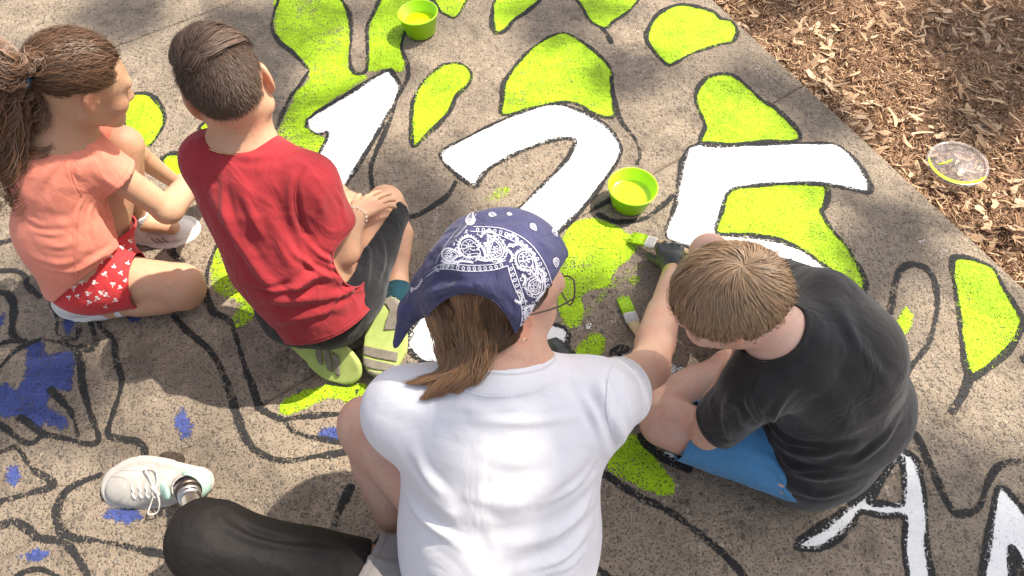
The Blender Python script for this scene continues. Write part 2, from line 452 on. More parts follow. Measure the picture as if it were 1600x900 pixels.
for pts, nm, lb in ((NUM1, 'painted_numeral', 'white numeral 1'), (NUM2, 'painted_numeral', 'white numeral 2'), (NUM5, 'painted_numeral', 'white numeral 5'), (LETA, 'painted_letter', 'white letter A'), (LETN, 'painted_letter', 'white letter N cut off at the corner')):
    if pts is LETA:
        wa_ = catmull(to_ground(pts), 3, True); wh_ = to_ground([(1403, 718), (1409, 730), (1411, 786), (1385, 786), (1359, 784)])
        sheet(nm, lambda q: np.minimum(poly_sd(q, wa_), -poly_sd(q, wh_)), wa_.min(0) - .01, wa_.max(0) + .01, ZW, M_WHITE, 1.0, lb)
    else: blob(nm, pts, ZW, M_WHITE, .95, lb, n=3)
    stroke(pts, .015, closed=True, n=3, name='painted_outline')
HOLE = [(1402, 714), (1410, 727), (1412, 787), (1385, 787), (1357, 785), (1370, 765)]
stroke(HOLE, .014, closed=True, n=3, name='painted_outline')
# green patches: points, coverage, whether a black outline runs round it
GREENS = [
 ([(438, -6), (430, 20), (429, 43), (440, 63), (457, 77), (472, 93), (483, 110), (480, 130), (463, 143), (457, 160), (440, 190), (433, 210), (442, 227), (457, 247), (483, 250), (497, 243), (507, 217), (497, 213), (478, 190), (490, 178), (517, 157), (550, 137), (573, 120), (547, 110), (545, 83), (547, 40), (527, -6)], .80, False),
 ([(598, -5), (583, 27), (577, 43), (578, 77), (575, 110), (603, 107), (630, 110), (627, 70), (640, 40), (650, -5)], .96, False),
 ([(678, -6), (683, 10), (690, 19), (700, 25), (709, 28), (718, 21), (725, 8), (728, -6)], .95, True),
 ([(781, -6), (769, 24), (773, 50), (790, 48), (803, 32), (827, 16), (843, -6)], .97, True),
 ([(905, -8), (911, 13), (921, 31), (939, 43), (950, 43), (958, 34), (984, 16), (994, -8)], .95, True),
 ([(1060, 8), (1037, 16), (1021, 31), (1010, 55), (1016, 73), (1042, 101), (1058, 97), (1081, 84), (1123, 70), (1144, 66), (1152, 50), (1144, 34), (1126, 29), (1113, 18), (1081, 9)], .98, True),
 ([(819, 87), (789, 127), (785, 155), (786, 180), (833, 169), (873, 160), (904, 164), (932, 180), (960, 181), (957, 142), (954, 108), (924, 76), (887, 53), (866, 55), (845, 66)], .90, True),
 ([(708, 99), (687, 105), (662, 127), (646, 158), (643, 189), (646, 229), (671, 208), (702, 176), (712, 152), (733, 131), (736, 114), (724, 102)], .97, True),
 ([(1087, 147), (1104, 122), (1136, 116), (1158, 127), (1189, 156), (1216, 173), (1251, 216), (1198, 222), (1100, 227), (1102, 196), (1091, 169)], .98, True),
 ([(1144, 298), (1207, 289), (1260, 287), (1291, 291), (1291, 320), (1284, 333), (1304, 364), (1327, 391), (1351, 436), (1347, 462), (1327, 453), (1287, 413), (1229, 378), (1176, 369), (1120, 364), (1127, 333)], .95, True),
 ([(1487, 408), (1507, 402), (1533, 410), (1553, 420), (1567, 447), (1597, 497), (1597, 510), (1577, 547), (1533, 583), (1517, 587), (1507, 563), (1495, 467)], .97, True),
 (oval(1414, 502, 10, 20, 12), .95, False),
 ([(882, 367), (900, 347), (937, 343), (960, 353), (983, 367), (993, 380), (990, 393), (977, 410), (960, 423), (950, 447), (920, 453), (905, 470), (900, 490), (893, 512), (880, 500), (872, 470), (860, 420)], .88, False),
 ([(1010, 415), (985, 432), (950, 462), (918, 495), (905, 500), (925, 470), (945, 450), (960, 432), (990, 415)], .40, False),
 ([(900, 510), (888, 490), (895, 470), (912, 475), (908, 500)], .8, False),
 ([(899, 548), (911, 533), (929, 520), (944, 529), (942, 544), (938, 553), (907, 562)], .84, False),
 ([(985, 680), (1010, 690), (1030, 725), (1052, 755), (1050, 772), (1025, 770), (990, 755), (945, 728), (955, 695)], .9, False),
 ([(203, 150), (230, 147), (247, 160), (258, 183), (250, 207), (230, 230), (205, 220), (190, 180)], .97, True),
 ([(253, 253), (267, 240), (297, 243), (330, 245), (330, 285), (290, 277), (267, 272)], .97, True),
 (oval(326, 201, 13, 11), .97, True),
 ([(405, 205), (425, 215), (432, 240), (410, 250), (398, 230)], .97, False),
 ([(342, 383), (331, 415), (334, 450), (350, 463), (368, 470), (380, 478), (400, 488), (395, 470), (375, 440), (360, 410)], .76, False),
 ([(372, 480), (360, 512), (380, 508), (402, 488), (392, 476)], .72, False),
 ([(440, 630), (461, 617), (507, 603), (537, 605), (569, 601), (575, 618), (548, 632), (532, 622), (514, 622), (486, 632), (461, 645), (448, 648), (438, 642)], .93, False),
 (oval(777, 305, 23, 8, -32), .62, False),
 (oval(992, 437, 7, 6), .85, False),
]
for pts, cov, ol in GREENS:
    blob('painted_patch', pts, ZG, M_GREEN, cov - .085, None, grow=.002)
    if ol: stroke(pts, .0155, closed=True, n=4, name='painted_outline')
BLUES = [([(44, 544), (67, 534), (76, 553), (116, 550), (113, 602), (102, 611), (84, 607), (76, 633), (102, 655), (98, 672), (70, 660), (58, 680), (50, 660), (36, 652), (0, 647), (-8, 620), (0, 598), (27, 607), (40, 580)], .86),
 (oval(287, 662, 12, 23, -12), .88), (oval(20, 742, 10, 17), .9), (oval(56, 867, 22, 9, -8), .9), (oval(190, 806, 30, 11, 5), .95),
 (oval(107, 505, 9, 17), .9), (oval(211, 496, 12, 9), .8), ([(503, 670), (520, 666), (545, 670), (547, 680), (530, 688), (503, 686)], .92), (oval(1, 500, 5, 9), .9)]
for pts, cov in BLUES: blob('painted_patch', pts, ZG, M_BLUE, cov, None)
for pts in ([(1021, 588), (1038, 600), (1032, 614), (1018, 622)], [(1036, 706), (1054, 712), (1056, 724), (1042, 726)], [(955, 560), (972, 551), (980, 556), (975, 568)]):
    blob('painted_patch', pts, ZW, M_WHITE, .95, 'white painted scrap')
for pts in (oval(1044, 577, 12, 9), oval(921, 510, 6, 5), oval(1063, 578, 7, 5)):
    blob('painted_patch', pts, ZW, M_WHITE, .66, 'thin white paint dab')
STROKES = [
 ([(272, 494), (290, 515), (325, 545), (345, 575), (358, 610), (372, 653), (387, 690), (410, 710), (447, 720), (500, 712), (547, 705), (600, 690)], .017),
 ([(346, 372), (330, 405), (322, 445), (332, 485), (358, 500), (370, 530), (382, 570), (397, 610), (408, 637), (440, 655), (467, 652), (513, 648), (567, 648), (600, 645)], .017),
 ([(447, 660), (460, 675), (497, 685), (547, 693), (580, 695)], .016),
 ([(153, 486), (157, 510), (178, 531), (182, 562), (191, 598), (180, 638), (169, 673), (178, 684), (213, 689), (227, 704), (222, 729)], .016),
 ([(-10, 585), (0, 575), (27, 547), (67, 531), (107, 540), (124, 558), (129, 602), (142, 647), (151, 693), (76, 680), (44, 693), (0, 662), (-10, 655)], .017),
 ([(30, 652), (45, 662), (70, 680)], .016), ([(80, 609), (98, 628), (113, 647), (122, 682)], .016),
 ([(-8, 709), (0, 707), (27, 700), (49, 731), (84, 756), (44, 771), (0, 784), (-8, 785)], .016),
 ([(155, 743), (111, 762), (91, 789), (91, 818), (107, 838), (178, 849), (267, 869), (310, 880)], .016),
 ([(-8, 826), (0, 822), (27, 816), (62, 840), (98, 847), (120, 869), (138, 900), (148, 930)], .017),
 ([(20, 910), (30, 898), (58, 889), (85, 898), (100, 915)], .017),
 ([(-8, 424), (0, 423), (27, 424), (40, 432), (44, 446), (62, 463)], .017),
 ([(-8, 458), (0, 457), (13, 460), (21, 472), (21, 499), (19, 520), (30, 531)], .016), ([(-10, 542), (15, 534), (40, 533)], .016),
 ([(76, 455), (84, 479), (90, 500), (89, 521), (105, 530), (120, 528), (124, 505), (119, 484)], .016),
 ([(84, 478), (105, 478)], .013),
 ([(140, 478), (143, 508), (151, 531), (142, 547), (124, 540)], .016),
 ([(-8, 383), (0, 380), (25, 374)], .016),
 ([(547, 763), (530, 800), (513, 847)], .018),
 ([(633, 50), (627, 73), (637, 100), (637, 123), (623, 150), (610, 187), (590, 233), (580, 263), (583, 300)], .0155),
 ([(712, 285), (700, 305), (680, 320), (655, 335), (630, 341)], .0155),
 ([(954, 120), (960, 158), (970, 189), (992, 217), (1000, 242), (995, 256)], .016),
 ([(935, 336), (955, 345), (977, 347), (1010, 340), (1040, 317), (1052, 305)], .016),
 ([(930, 325), (943, 318), (955, 311)], .014),
 ([(1362, 530), (1380, 505), (1393, 480), (1397, 447), (1407, 422), (1427, 413), (1450, 422), (1463, 450), (1463, 490), (1450, 537), (1423, 573), (1408, 597)], .017),
 ([(1514, 590), (1508, 610), (1498, 628), (1488, 643)], .019),
 ([(1412, 655), (1420, 673), (1433, 683), (1447, 713), (1463, 747), (1477, 780), (1490, 800), (1507, 803), (1530, 790), (1540, 763), (1553, 737), (1573, 723), (1600, 720), (1650, 716)], .020),
 ([(940, 738), (970, 758), (1000, 777), (1049, 801), (1099, 838), (1136, 871), (1160, 898), (1175, 925)], .018),
 ([(900, 862), (919, 877), (954, 905), (970, 925)], .017),
 ([(1002, 682), (1012, 696), (1035, 715), (1074, 732)], .024),
 ([(1022, 602), (1040, 593), (1058, 585)], .018),
 ([(955, 552), (965, 543), (978, 543), (980, 549), (965, 555)], .012),
 ([(558, 610), (556, 640)], .008),
 ([(940, 43), (950, 55), (955, 66)], .018),
 ([(483, 110), (470, 132), (455, 150), (437, 190), (430, 212), (440, 232)], .014),
 ([(430, 15), (425, 43), (437, 66), (455, 80), (470, 95), (482, 108)], .014), ([(438, -8), (430, 15)], .014),
 ([(529, -8), (545, 20), (549, 50), (547, 85), (550, 108), (560, 116), (573, 108), (574, 75), (574, 43), (582, 25), (596, -6)], .0145),
 ([(1600, 560), (1612, 575), (1625, 600)], .017),
 ([(268, 392), (275, 402), (285, 410)], .02),
]
for pts, w in STROKES: stroke(pts, w, name='painted_line')
M_CHALK = paint_mat('pink_chalk', (.55, .43, .42), rag=1.4, relief=.9)
for pts in (oval(1195, 115, 26, 8, 38), oval(1455, 372, 24, 7, -20), oval(680, 350, 6, 40, 4), oval(740, 245, 8, 30, 10), oval(1473, 392, 9, 6)):
    blob('chalk_smudge', pts, .0004, M_CHALK, .34)
# shade on the ground above the prosthetic foot's shoe, painted as a dark patch
M_DARK = paint_mat('painted_shade', (.085, .062, .048), rag=.5, relief=1.0, rough=.9)
blob('painted_shade', [(243, 728), (247, 713), (258, 706), (275, 706), (288, 713), (286, 730), (262, 740), (245, 738)], .0005, M_DARK, .93)

# ------------------------------------------------------------------ mulch bed
def mulch_mat(name, stops, rough=.9):
    m, t, bs = new_mat(name); b = NB(t)
    oi = b.n('ShaderNodeObjectInfo').outputs['Random']
    tint = b.n('ShaderNodeAttribute', attribute_name='tone').outputs['Fac']
    pos = b.n('ShaderNodeNewGeometry').outputs['Position']
    n = b.noise(160, pos, 4, .65).outputs['Fac']
    k = b.math('FRACT', b.math('ADD', oi, tint))
    c = b.ramp(k, stops)
    c = b.mix(b.mapr(n, .4, .75, 0, .5), c, (.10, .055, .03))
    t.links.new(c, bs.inputs['Base Color']); bs.inputs['Roughness'].default_value = rough
    bs.inputs['Specular IOR Level'].default_value = .2
    t.links.new(b.bump(n, .5, .002), bs.inputs['Normal'])
    return m
M_CHIP = mulch_mat('dry_chip', [(0, (.40, .25, .145)), (.3, (.56, .38, .23)), (.6, (.66, .47, .31)), (.85, (.48, .34, .22)), (1, (.30, .195, .12))])
M_FIBRE = mulch_mat('shredded_bark', [(0, (.17, .09, .05)), (.35, (.36, .205, .115)), (.7, (.56, .36, .215)), (1, (.68, .48, .31))])
def bed_pt(a, b): return E0 + EDIR * a + ENRM * b
def bed_z(w): return -.030 + .018 * mnoise.noise(Vector((w[0] * 5, w[1] * 5, 1))) + .012 * mnoise.noise(Vector((w[0] * 14, w[1] * 14, 4)))
na, nb = 150, 90; vs = []
for i in range(na):
    for j in range(nb):
        w = bed_pt(-1.6 + 3.6 * i / (na - 1), .004 + 2.4 * (j / (nb - 1)) ** 1.3); vs.append((w[0], w[1], bed_z(w) - .008))
fs = [(i * nb + j, i * nb + j + 1, (i + 1) * nb + j + 1, (i + 1) * nb + j) for i in range(na - 1) for j in range(nb - 1)]
bed_m = plain_mat('mulch_soil', (.20, .118, .070), rough=.95, var=.45, scale=60, relief=1.0)
bed = mesh_np('mulch_bed', np.array(vs), np.array(fs)[:, ::-1], bed_m)
tag(bed, 'bed of shredded bark mulch and wood chips beside the pavement', kind='structure')
def in_view(w):
    q = w - np.array([0, 0, CAM_H]); fx = q[0]; fw = q[1] * math.cos(_P) - q[2] * math.sin(_P); up = q[1] * math.sin(_P) + q[2] * math.cos(_P)
    return 800 + CAM_F * fx / fw, 450 - CAM_F * up / fw
def chip_mesh(L, wd, th, curl, twist, n=5):
    v = []; f = []
    prof = [random.uniform(.15, .8), random.uniform(.7, 1.), 1., random.uniform(.6, 1.), random.uniform(.15, .8)]; cup = random.uniform(-.05, .22)
    for i in range(n):
        t = i / (n - 1) - .5; w = wd / 2 * prof[i] * random.uniform(.85, 1.15)
        c = np.array([t * L, curl * L * (t * t * 4 - .5) * .5, -curl * L * t * t * .8]); a = twist * t
        for s, h in ((-1, 0), (0, th), (1, 0), (0, -th)):
            y, z = s * w * random.uniform(.8, 1.15), h + abs(s) * w * cup
            v.append(c + np.array([0, y * math.cos(a) - z * math.sin(a), y * math.sin(a) + z * math.cos(a)]))
    for i in range(n - 1):
        for k in range(4):
            l = (k + 1) % 4; f.append((i * 4 + k, i * 4 + l, (i + 1) * 4 + l, (i + 1) * 4 + k))
    f.append((3, 2, 1, 0)); f.append(tuple((n - 1) * 4 + k for k in range(4)))
    return v, f
protos = []
for k in range(16):
    v, f = chip_mesh(random.uniform(.035, .08), random.uniform(.009, .026), random.uniform(.0006, .0013), random.uniform(-.45, .45), random.uniform(-.6, .6))
    me = bpy.data.meshes.new('wood_chip'); me.from_pydata([tuple(p) for p in v], [], f); me.materials.append(M_CHIP); me.update()
    protos.append(me)
cnt = 0; tries = 0
while cnt < 300 and tries < 20000:
    tries += 1
    w = bed_pt(random.uniform(-1.0, 1.3), abs(random.gauss(0, .55)) + .02)
    x, y = in_view(w)
    if not (-20 < x < 1640 and -30 < y < 480): continue
    if mnoise.noise(Vector((w[0] * 4, w[1] * 4, 8))) < random.uniform(-.5, .35): continue
    o = bpy.data.objects.new('wood_chip', random.choice(protos)); link(o, bed)
    o.location = (w[0], w[1], bed_z(w) + random.uniform(.002, .016))
    o.rotation_euler = (random.gauss(0, .35), random.gauss(0, .3), random.choice([-.75, -.2, random.uniform(0, 6.3), random.uniform(0, 6.3)]) + random.gauss(0, .35))
    s = random.uniform(.6, 1.3); o.scale = (s, s * random.uniform(.7, 1.3), s); cnt += 1
# the shreds nobody could count
V_, F_, T_ = [], [], []; nv = 0
for k in range(46000):
    w = bed_pt(random.uniform(-1.25, 1.6), .004 + 1.9 * random.random() ** 1.25)
    x, y = in_view(w)
    if not (-60 < x < 1760 and -120 < y < 560): continue
    L = random.uniform(.012, .05) * random.uniform(.6, 1.3); wd = random.uniform(.0012, .0048) if random.random() < .8 else random.uniform(.006, .012)
    a = random.uniform(0, 6.3); pz = random.gauss(0, .3); z = bed_z(w) + random.uniform(-.006, .012)
    d = np.array([math.cos(a) * math.cos(pz), math.sin(a) * math.cos(pz), math.sin(pz)]); s = nrm(np.cross(d, [random.gauss(0, .4), random.gauss(0, .4), 1])); u = np.cross(s, d)
    c = np.array([w[0], w[1], z]); bend = random.gauss(0, .2) * L
    for t, ww in ((-.5, .5), (0, 1), (.5, .4)):
        m_ = c + d * L * t + s * bend * (t * t * 4 - .5)
        V_ += [m_ - s * wd * ww / 2, m_ + s * wd * ww / 2, m_ + u * wd * .35 * ww]
    for q in (0, 3):
        for i in range(3):
            j = (i + 1) % 3; F_.append((nv + q + i, nv + q + j, nv + q + 3 + j, nv + q + 3 + i))
    tn = random.random(); T_ += [tn] * 9; nv += 9
sh = mesh_np('bark_shreds', np.array(V_), np.array(F_), M_FIBRE, bed, smooth=False, attrs={'tone': T_})
tag(sh, kind='stuff')
# ------------------------------------------------------------------ smooth bodies and clothes: a field of blended round cones, meshed as one surface
def cone(a, b, ra, rb=None, n=None, s=1.0):
    a = np.asarray(a, float); b = np.asarray(b, float); rb = ra if rb is None else rb
    return ('c', a, b, ra, rb, None if n is None else nrm(n), s)
def ell(c, r, M=None): return ('e', np.asarray(c, float), np.asarray(r, float), np.eye(3) if M is None else M)
def half(p, n): return ('h', np.asarray(p, float), nrm(n))           # inside where (x-p).n < 0
def half_line(a, b, out):
    """straight cut whose edge runs from photo point a to b; photo point out lies on the side taken away"""
    n = np.cross(np.array(ray(*a)), np.array(ray(*b)))
    if n @ np.array(ray(*out)) < 0: n = -n
    return half((0, 0, CAM_H), n)
def prim_box(p):
    if p[0] == 'c':
        r = max(p[3], p[4]); return np.minimum(p[1], p[2]) - r, np.maximum(p[1], p[2]) + r
    if p[0] == 'e':
        ext = np.sqrt(((p[3] * p[2][None, :]) ** 2).sum(1)); return p[1] - ext, p[1] + ext
def prim_eval(p, X, Y, Z):
    if p[0] == 'c':
        _, a, b, ra, rb, n, s = p
        x, y, z = X - a[0], Y - a[1], Z - a[2]; ab = b - a
        if n is not None:
            k = 1 / s - 1; t = (x * n[0] + y * n[1] + z * n[2]) * k
            x = x + n[0] * t; y = y + n[1] * t; z = z + n[2] * t; ab = ab + n * (ab @ n) * k
        t = np.clip((x * ab[0] + y * ab[1] + z * ab[2]) / (ab @ ab + 1e-12), 0, 1)
        d = np.sqrt((x - ab[0] * t) ** 2 + (y - ab[1] * t) ** 2 + (z - ab[2] * t) ** 2) - (ra + (rb - ra) * t)
        return d * min(1, s) if n is not None else d
    if p[0] == 'e':
        _, c, r, M = p
        x, y, z = X - c[0], Y - c[1], Z - c[2]
        q = [M[0, i] * x + M[1, i] * y + M[2, i] * z for i in range(3)]
        k0 = np.sqrt(sum((q[i] / r[i]) ** 2 for i in range(3))); k1 = np.sqrt(sum((q[i] / r[i] ** 2) ** 2 for i in range(3)))
        return k0 * (k0 - 1) / (k1 + 1e-9)
    if p[0] == 'h': return (X - p[1][0]) * p[2][0] + (Y - p[1][1]) * p[2][1] + (Z - p[1][2]) * p[2][2]
def smin(a, b, k):
    h = np.maximum(k - np.abs(a - b), 0) / k; return np.minimum(a, b) - h * h * k * .25
def smax(a, b, k):
    h = np.maximum(k - np.abs(a - b), 0) / k; return np.maximum(a, b) + h * h * k * .25
class Field:
    """ops: ('u', prim, k[, cut halves]) union; ('s', prim, k) carve; ('cut', half) trim everything so far"""
    def __init__(s, ops, h, pad=.02):
        bx = [prim_box(o[1]) for o in ops if o[0] == 'u']
        s.lo = np.min([b[0] for b in bx], 0) - pad; hi = np.max([b[1] for b in bx], 0) + pad
        s.h = h; s.n = np.ceil((hi - s.lo) / h).astype(int) + 1
        s.ax = [(s.lo[i] + np.arange(s.n[i]) * h).astype(np.float32) for i in range(3)]
        s.U = np.full(s.n, .1, np.float32); s.cutting = any(o[0] != 'u' or len(o) > 3 for o in ops)
        s.C = s.U.copy() if s.cutting else s.U
        for o in ops:
            if o[0] == 'cut':
                X, Y, Z = np.meshgrid(*s.ax, indexing='ij', sparse=True)
                s.C = np.maximum(s.C, prim_eval(o[1], X, Y, Z).astype(np.float32)); continue
            lo, hi_ = prim_box(o[1]); k = o[2]; pd = k + 2.5 * h
            i0 = np.maximum(np.floor((lo - pd - s.lo) / h).astype(int), 0); i1 = np.minimum(np.ceil((hi_ + pd - s.lo) / h).astype(int) + 1, s.n)
            if np.any(i1 <= i0): continue
            sl = tuple(slice(a, b) for a, b in zip(i0, i1))
            X, Y, Z = np.meshgrid(*[s.ax[i][sl[i]] for i in range(3)], indexing='ij', sparse=True)
            d = prim_eval(o[1], X, Y, Z).astype(np.float32)
            if o[0] == 'u':
                if s.cutting:
                    dc = d
                    for hf in (o[3] if len(o) > 3 else ()): dc = np.maximum(dc, prim_eval(hf, X, Y, Z).astype(np.float32))
                    s.C[sl] = smin(s.C[sl], dc, k)
                s.U[sl] = smin(s.U[sl], d, k)
            elif o[0] == 's':
                s.C[sl] = smax(s.C[sl], -d, k)
                if len(o) > 3 and o[3] == 'real': s.U[sl] = smax(s.U[sl], -d, k)
    def sample(s, D, p):
        q = (p - s.lo) / s.h; i = np.clip(np.floor(q).astype(int), 0, s.n - 2); f = q - i; r = 0
        for dx in (0, 1):
            for dy in (0, 1):
                for dz in (0, 1):
                    r = r + D[i[:, 0] + dx, i[:, 1] + dy, i[:, 2] + dz] * (f[:, 0] if dx else 1 - f[:, 0]) * (f[:, 1] if dy else 1 - f[:, 1]) * (f[:, 2] if dz else 1 - f[:, 2])
        return r
    def mesh(s, relax=2):
        D = s.C; sg = D < 0
        c = [sg[a:a + s.n[0] - 1, b:b + s.n[1] - 1, e:e + s.n[2] - 1] for a in (0, 1) for b in (0, 1) for e in (0, 1)]
        anyc = c[0].copy(); allc = c[0].copy()
        for q in c[1:]: anyc |= q; allc &= q
        act = anyc & ~allc; I = np.argwhere(act)
        idx = np.full(act.shape, -1, np.int32); idx[tuple(I.T)] = np.arange(len(I))
        val = {(a, b, e): D[I[:, 0] + a, I[:, 1] + b, I[:, 2] + e] for a in (0, 1) for b in (0, 1) for e in (0, 1)}
        acc = np.zeros((len(I), 3)); cnt = np.zeros(len(I))
        for k0 in val:
            for axis in range(3):
                if k0[axis]: continue
                k1 = list(k0); k1[axis] = 1; k1 = tuple(k1)
                v0, v1 = val[k0], val[k1]; m = (v0 < 0) != (v1 < 0)
                t = np.where(m, v0 / np.where(m, v0 - v1, 1), 0); p = np.tile(np.array(k0, float), (len(I), 1)); p[:, axis] = t
                acc += p * m[:, None]; cnt += m
        V = s.lo + (I + acc / cnt[:, None]) * s.h
        F = []
        for ax in range(3):
            a0 = [slice(0, n) for n in s.n]; a1 = list(a0); a0[ax] = slice(0, s.n[ax] - 1); a1[ax] = slice(1, s.n[ax])
            x = sg[tuple(a0)] != sg[tuple(a1)]; J = np.argwhere(x)
            b, cc = (ax + 1) % 3, (ax + 2) % 3
            J = J[(J[:, b] > 0) & (J[:, cc] > 0) & (J[:, b] < s.n[b] - 1) & (J[:, cc] < s.n[cc] - 1)]
            inside = sg[tuple(J.T)]
            def cell(db, dc):
                q = J.copy(); q[:, b] += db; q[:, cc] += dc; return idx[tuple(q.T)]
            q = np.stack([cell(-1, -1), cell(0, -1), cell(0, 0), cell(-1, 0)], 1)
            q[~inside] = q[~inside][:, ::-1]; F.append(q)
        F = np.vstack(F)
        if s.cutting:
            fc = V[F].mean(1); cap = s.sample(s.U, fc) < -.45 * s.h; F = F[~cap]
        if relax: V = lap(V, F, relax)
        u, inv = np.unique(F, return_inverse=True); return V[u], inv.reshape(F.shape)
def edges_of(F):
    E = np.vstack([F[:, [0, 1]], F[:, [1, 2]], F[:, [2, 3]], F[:, [3, 0]]]); E = np.sort(E, 1)
    return np.unique(E, axis=0, return_counts=True)
def lap(V, F, it, w=.5):
    E, cn = edges_of(F); B = E[cn == 1]; isb = np.zeros(len(V), bool); isb[B.ravel()] = True
    Ein = E[~(isb[E[:, 0]] | isb[E[:, 1]]) | (cn == 1)]
    Efull = E
    V = V.copy()
    for k in range(it):
        a = np.zeros_like(V); n = np.zeros(len(V))
        np.add.at(a, Efull[:, 0], V[Efull[:, 1]]); np.add.at(a, Efull[:, 1], V[Efull[:, 0]]); np.add.at(n, Efull.ravel(), 1)
        nv = V + w * (a / np.maximum(n, 1)[:, None] - V)
        nv[isb] = V[isb]; V = nv
    for k in range(it * 4 if len(B) else 0):
        a = np.zeros_like(V); n = np.zeros(len(V))
        np.add.at(a, B[:, 0], V[B[:, 1]]); np.add.at(a, B[:, 1], V[B[:, 0]]); np.add.at(n, B.ravel(), 1)
        nv = V + w * (a / np.maximum(n, 1)[:, None] - V); V = np.where(isb[:, None], nv, V)
    return V
def vnormals(V, F):
    n = np.cross(V[F[:, 2]] - V[F[:, 0]], V[F[:, 3]] - V[F[:, 1]]); vn = np.zeros_like(V)
    for k in range(4): np.add.at(vn, F[:, k], n)
    return vn / (np.linalg.norm(vn, axis=1)[:, None] + 1e-12)
def bvh(V, F): return BVHTree.FromPolygons([tuple(p) for p in V], [tuple(int(i) for i in f) for f in F])
CAMV = Vector((0, 0, CAM_H))
def hit(tree, px, py):
    h = tree.ray_cast(CAMV, ray(px, py))
    return h[0], h[1]
def project(tree, pts, n=5, closed=False, step=3.):
    """a line seen in the photograph, laid onto a surface"""
    q = catmull(pts, n, closed) if len(pts) > 2 else np.linspace(pts[0], pts[1], max(2, int(np.hypot(*(np.array(pts[1]) - pts[0])) / step)))
    out = []; nn = []
    for x, y in q:
        a, b = hit(tree, x, y)
        if a is not None: out.append(np.array(a)); nn.append(np.array(b) if b.dot(ray(x, y)) < 0 else -np.array(b))
    return np.array(out), np.array(nn)
def fold(V, N, tree, lines):
    """creases: (photo polyline, width, height)"""
    D = np.zeros(len(V))
    for pts, w, amp in lines:
        q, _ = project(tree, pts, 5)
        if len(q) < 2: continue
        d = np.full(len(V), 9.)
        for a, b in zip(q[:-1], q[1:]):
            if np.linalg.norm(b - a) < .06: d = np.minimum(d, seg_dist(V, a, b))
        # taper at both ends
        t = np.minimum(np.linalg.norm(V - q[0], axis=1), np.linalg.norm(V - q[-1], axis=1)); tp = np.clip(t / .05, 0.15, 1)
        D += amp * tp * (np.exp(-(d / w) ** 2) - .45 * np.exp(-((d - 1.9 * w) / w) ** 2))
    return V + N * D[:, None]
def rough_up(V, N, amp, sc, seed=0, stretch=(1, 1, 1)):
    d = np.array([mnoise.noise(Vector((p[0] * sc * stretch[0] + seed, p[1] * sc * stretch[1], p[2] * sc * stretch[2]))) for p in V]); return V + N * (d * amp)[:, None]
GEO = {}
def loops_of(F):
    E, cn = edges_of(F); B = E[cn == 1]; nb = {}
    for a, b in B: nb.setdefault(int(a), []).append(int(b)); nb.setdefault(int(b), []).append(int(a))
    seen = set(); out = []
    for s0 in nb:
        if s0 in seen: continue
        lp = [s0]; seen.add(s0); cur = s0
        while True:
            nx = [q for q in nb[cur] if q not in seen]
            if not nx: break
            cur = nx[0]; seen.add(cur); lp.append(cur)
        if len(lp) > 14: out.append(lp)
    return out
def trims(V, F, mat, parent, neck, rib, roll=.0022, hem=True):
    """a rib round the neck hole and a rolled hem round every other opening"""
    for lp in loops_of(F):
        p = V[lp]
        for k in range(40): p = .5 * p + .25 * (np.roll(p, 1, 0) + np.roll(p, -1, 0))
        p = p[::2]
        isn = neck is not None and np.linalg.norm(p.mean(0) - neck) < .075
        if isn:
            c = p.mean(0); N = np.array([nrm(q - c) for q in p])
            tn = np.roll(p, -1, 0) - np.roll(p, 1, 0); dn = np.cross(N, tn); dn = np.array([nrm(q) for q in dn]); ax = nrm(dn.mean(0)); 
            T = bvh(V, F); sgn = 1 if (V.mean(0) - c) @ ax > 0 else -1
            rows = []
            for t, up in ((-.10, -.0012), (.0, .0022), (.35, .0034), (.75, .0030), (1., .0006)):
                r = []
                for q, n_, d_ in zip(p, N, dn):
                    w = q + d_ * sgn * rib * t; h_ = T.find_nearest(Vector(w))
                    nn = np.array(h_[1])
                    r.append((np.array(h_[0]) if t > .1 else q + d_ * sgn * rib * t) + (nn if t > .1 else n_) * up)
                r = np.array(r)
                for k in range(6): r = .5 * r + .25 * (np.roll(r, 1, 0) + np.roll(r, -1, 0))
                rows.append(r)
            v = np.array(rows).reshape(-1, 3); n = len(p); f = [(i * n + j, i * n + (j + 1) % n, (i + 1) * n + (j + 1) % n, (i + 1) * n + j) for i in range(4) for j in range(n)]
            mesh_np('collar', v, np.array(f), mat, parent)
        else: tube_obj('hem', p, roll if hem is True else hem, mat, parent, 6, True)
def garment(name, ops, h, mat, parent, folds=(), rough=(.003, 14), thick=.0025, key=None, relax=3, seed=1., post=None, neck=None, rib=.014, hem=False, seams=()):
    V, F = Field(ops, h).mesh(relax)
    N = vnormals(V, F)
    if rough: V = rough_up(V, N, rough[0], rough[1], seed); 
    if folds: V = fold(V, vnormals(V, F), bvh(V, F), folds)
    if post: V = post(V)
    E, cn = edges_of(F); B = np.unique(E[cn == 1])
    ed = np.full(len(V), .2)
    if len(B):
        from mathutils.kdtree import KDTree
        kd = KDTree(len(B))
        for i, b_ in enumerate(B): kd.insert(V[b_], i)
        kd.balance()
        ed = np.array([kd.find(p)[2] for p in V])
    o = mesh_np(name, V, F, mat, parent, attrs={'ed': ed})
    if thick and len(B):
        md = o.modifiers.new('thick', 'SOLIDIFY'); md.thickness = thick; md.offset = -1
    if key: GEO[key] = (V, F, bvh(V, F))
    if hem or neck is not None: trims(V, F, mat, o, neck, rib, .0022, hem)
    if seams:
        T = GEO[key][2]; L_ = [project(T, q, 6) for q in seams]
        ribbons('seam', [l + (.0034,) for l in L_ if len(l[0]) > 2], .0034, mat, o, .0016)
    return o
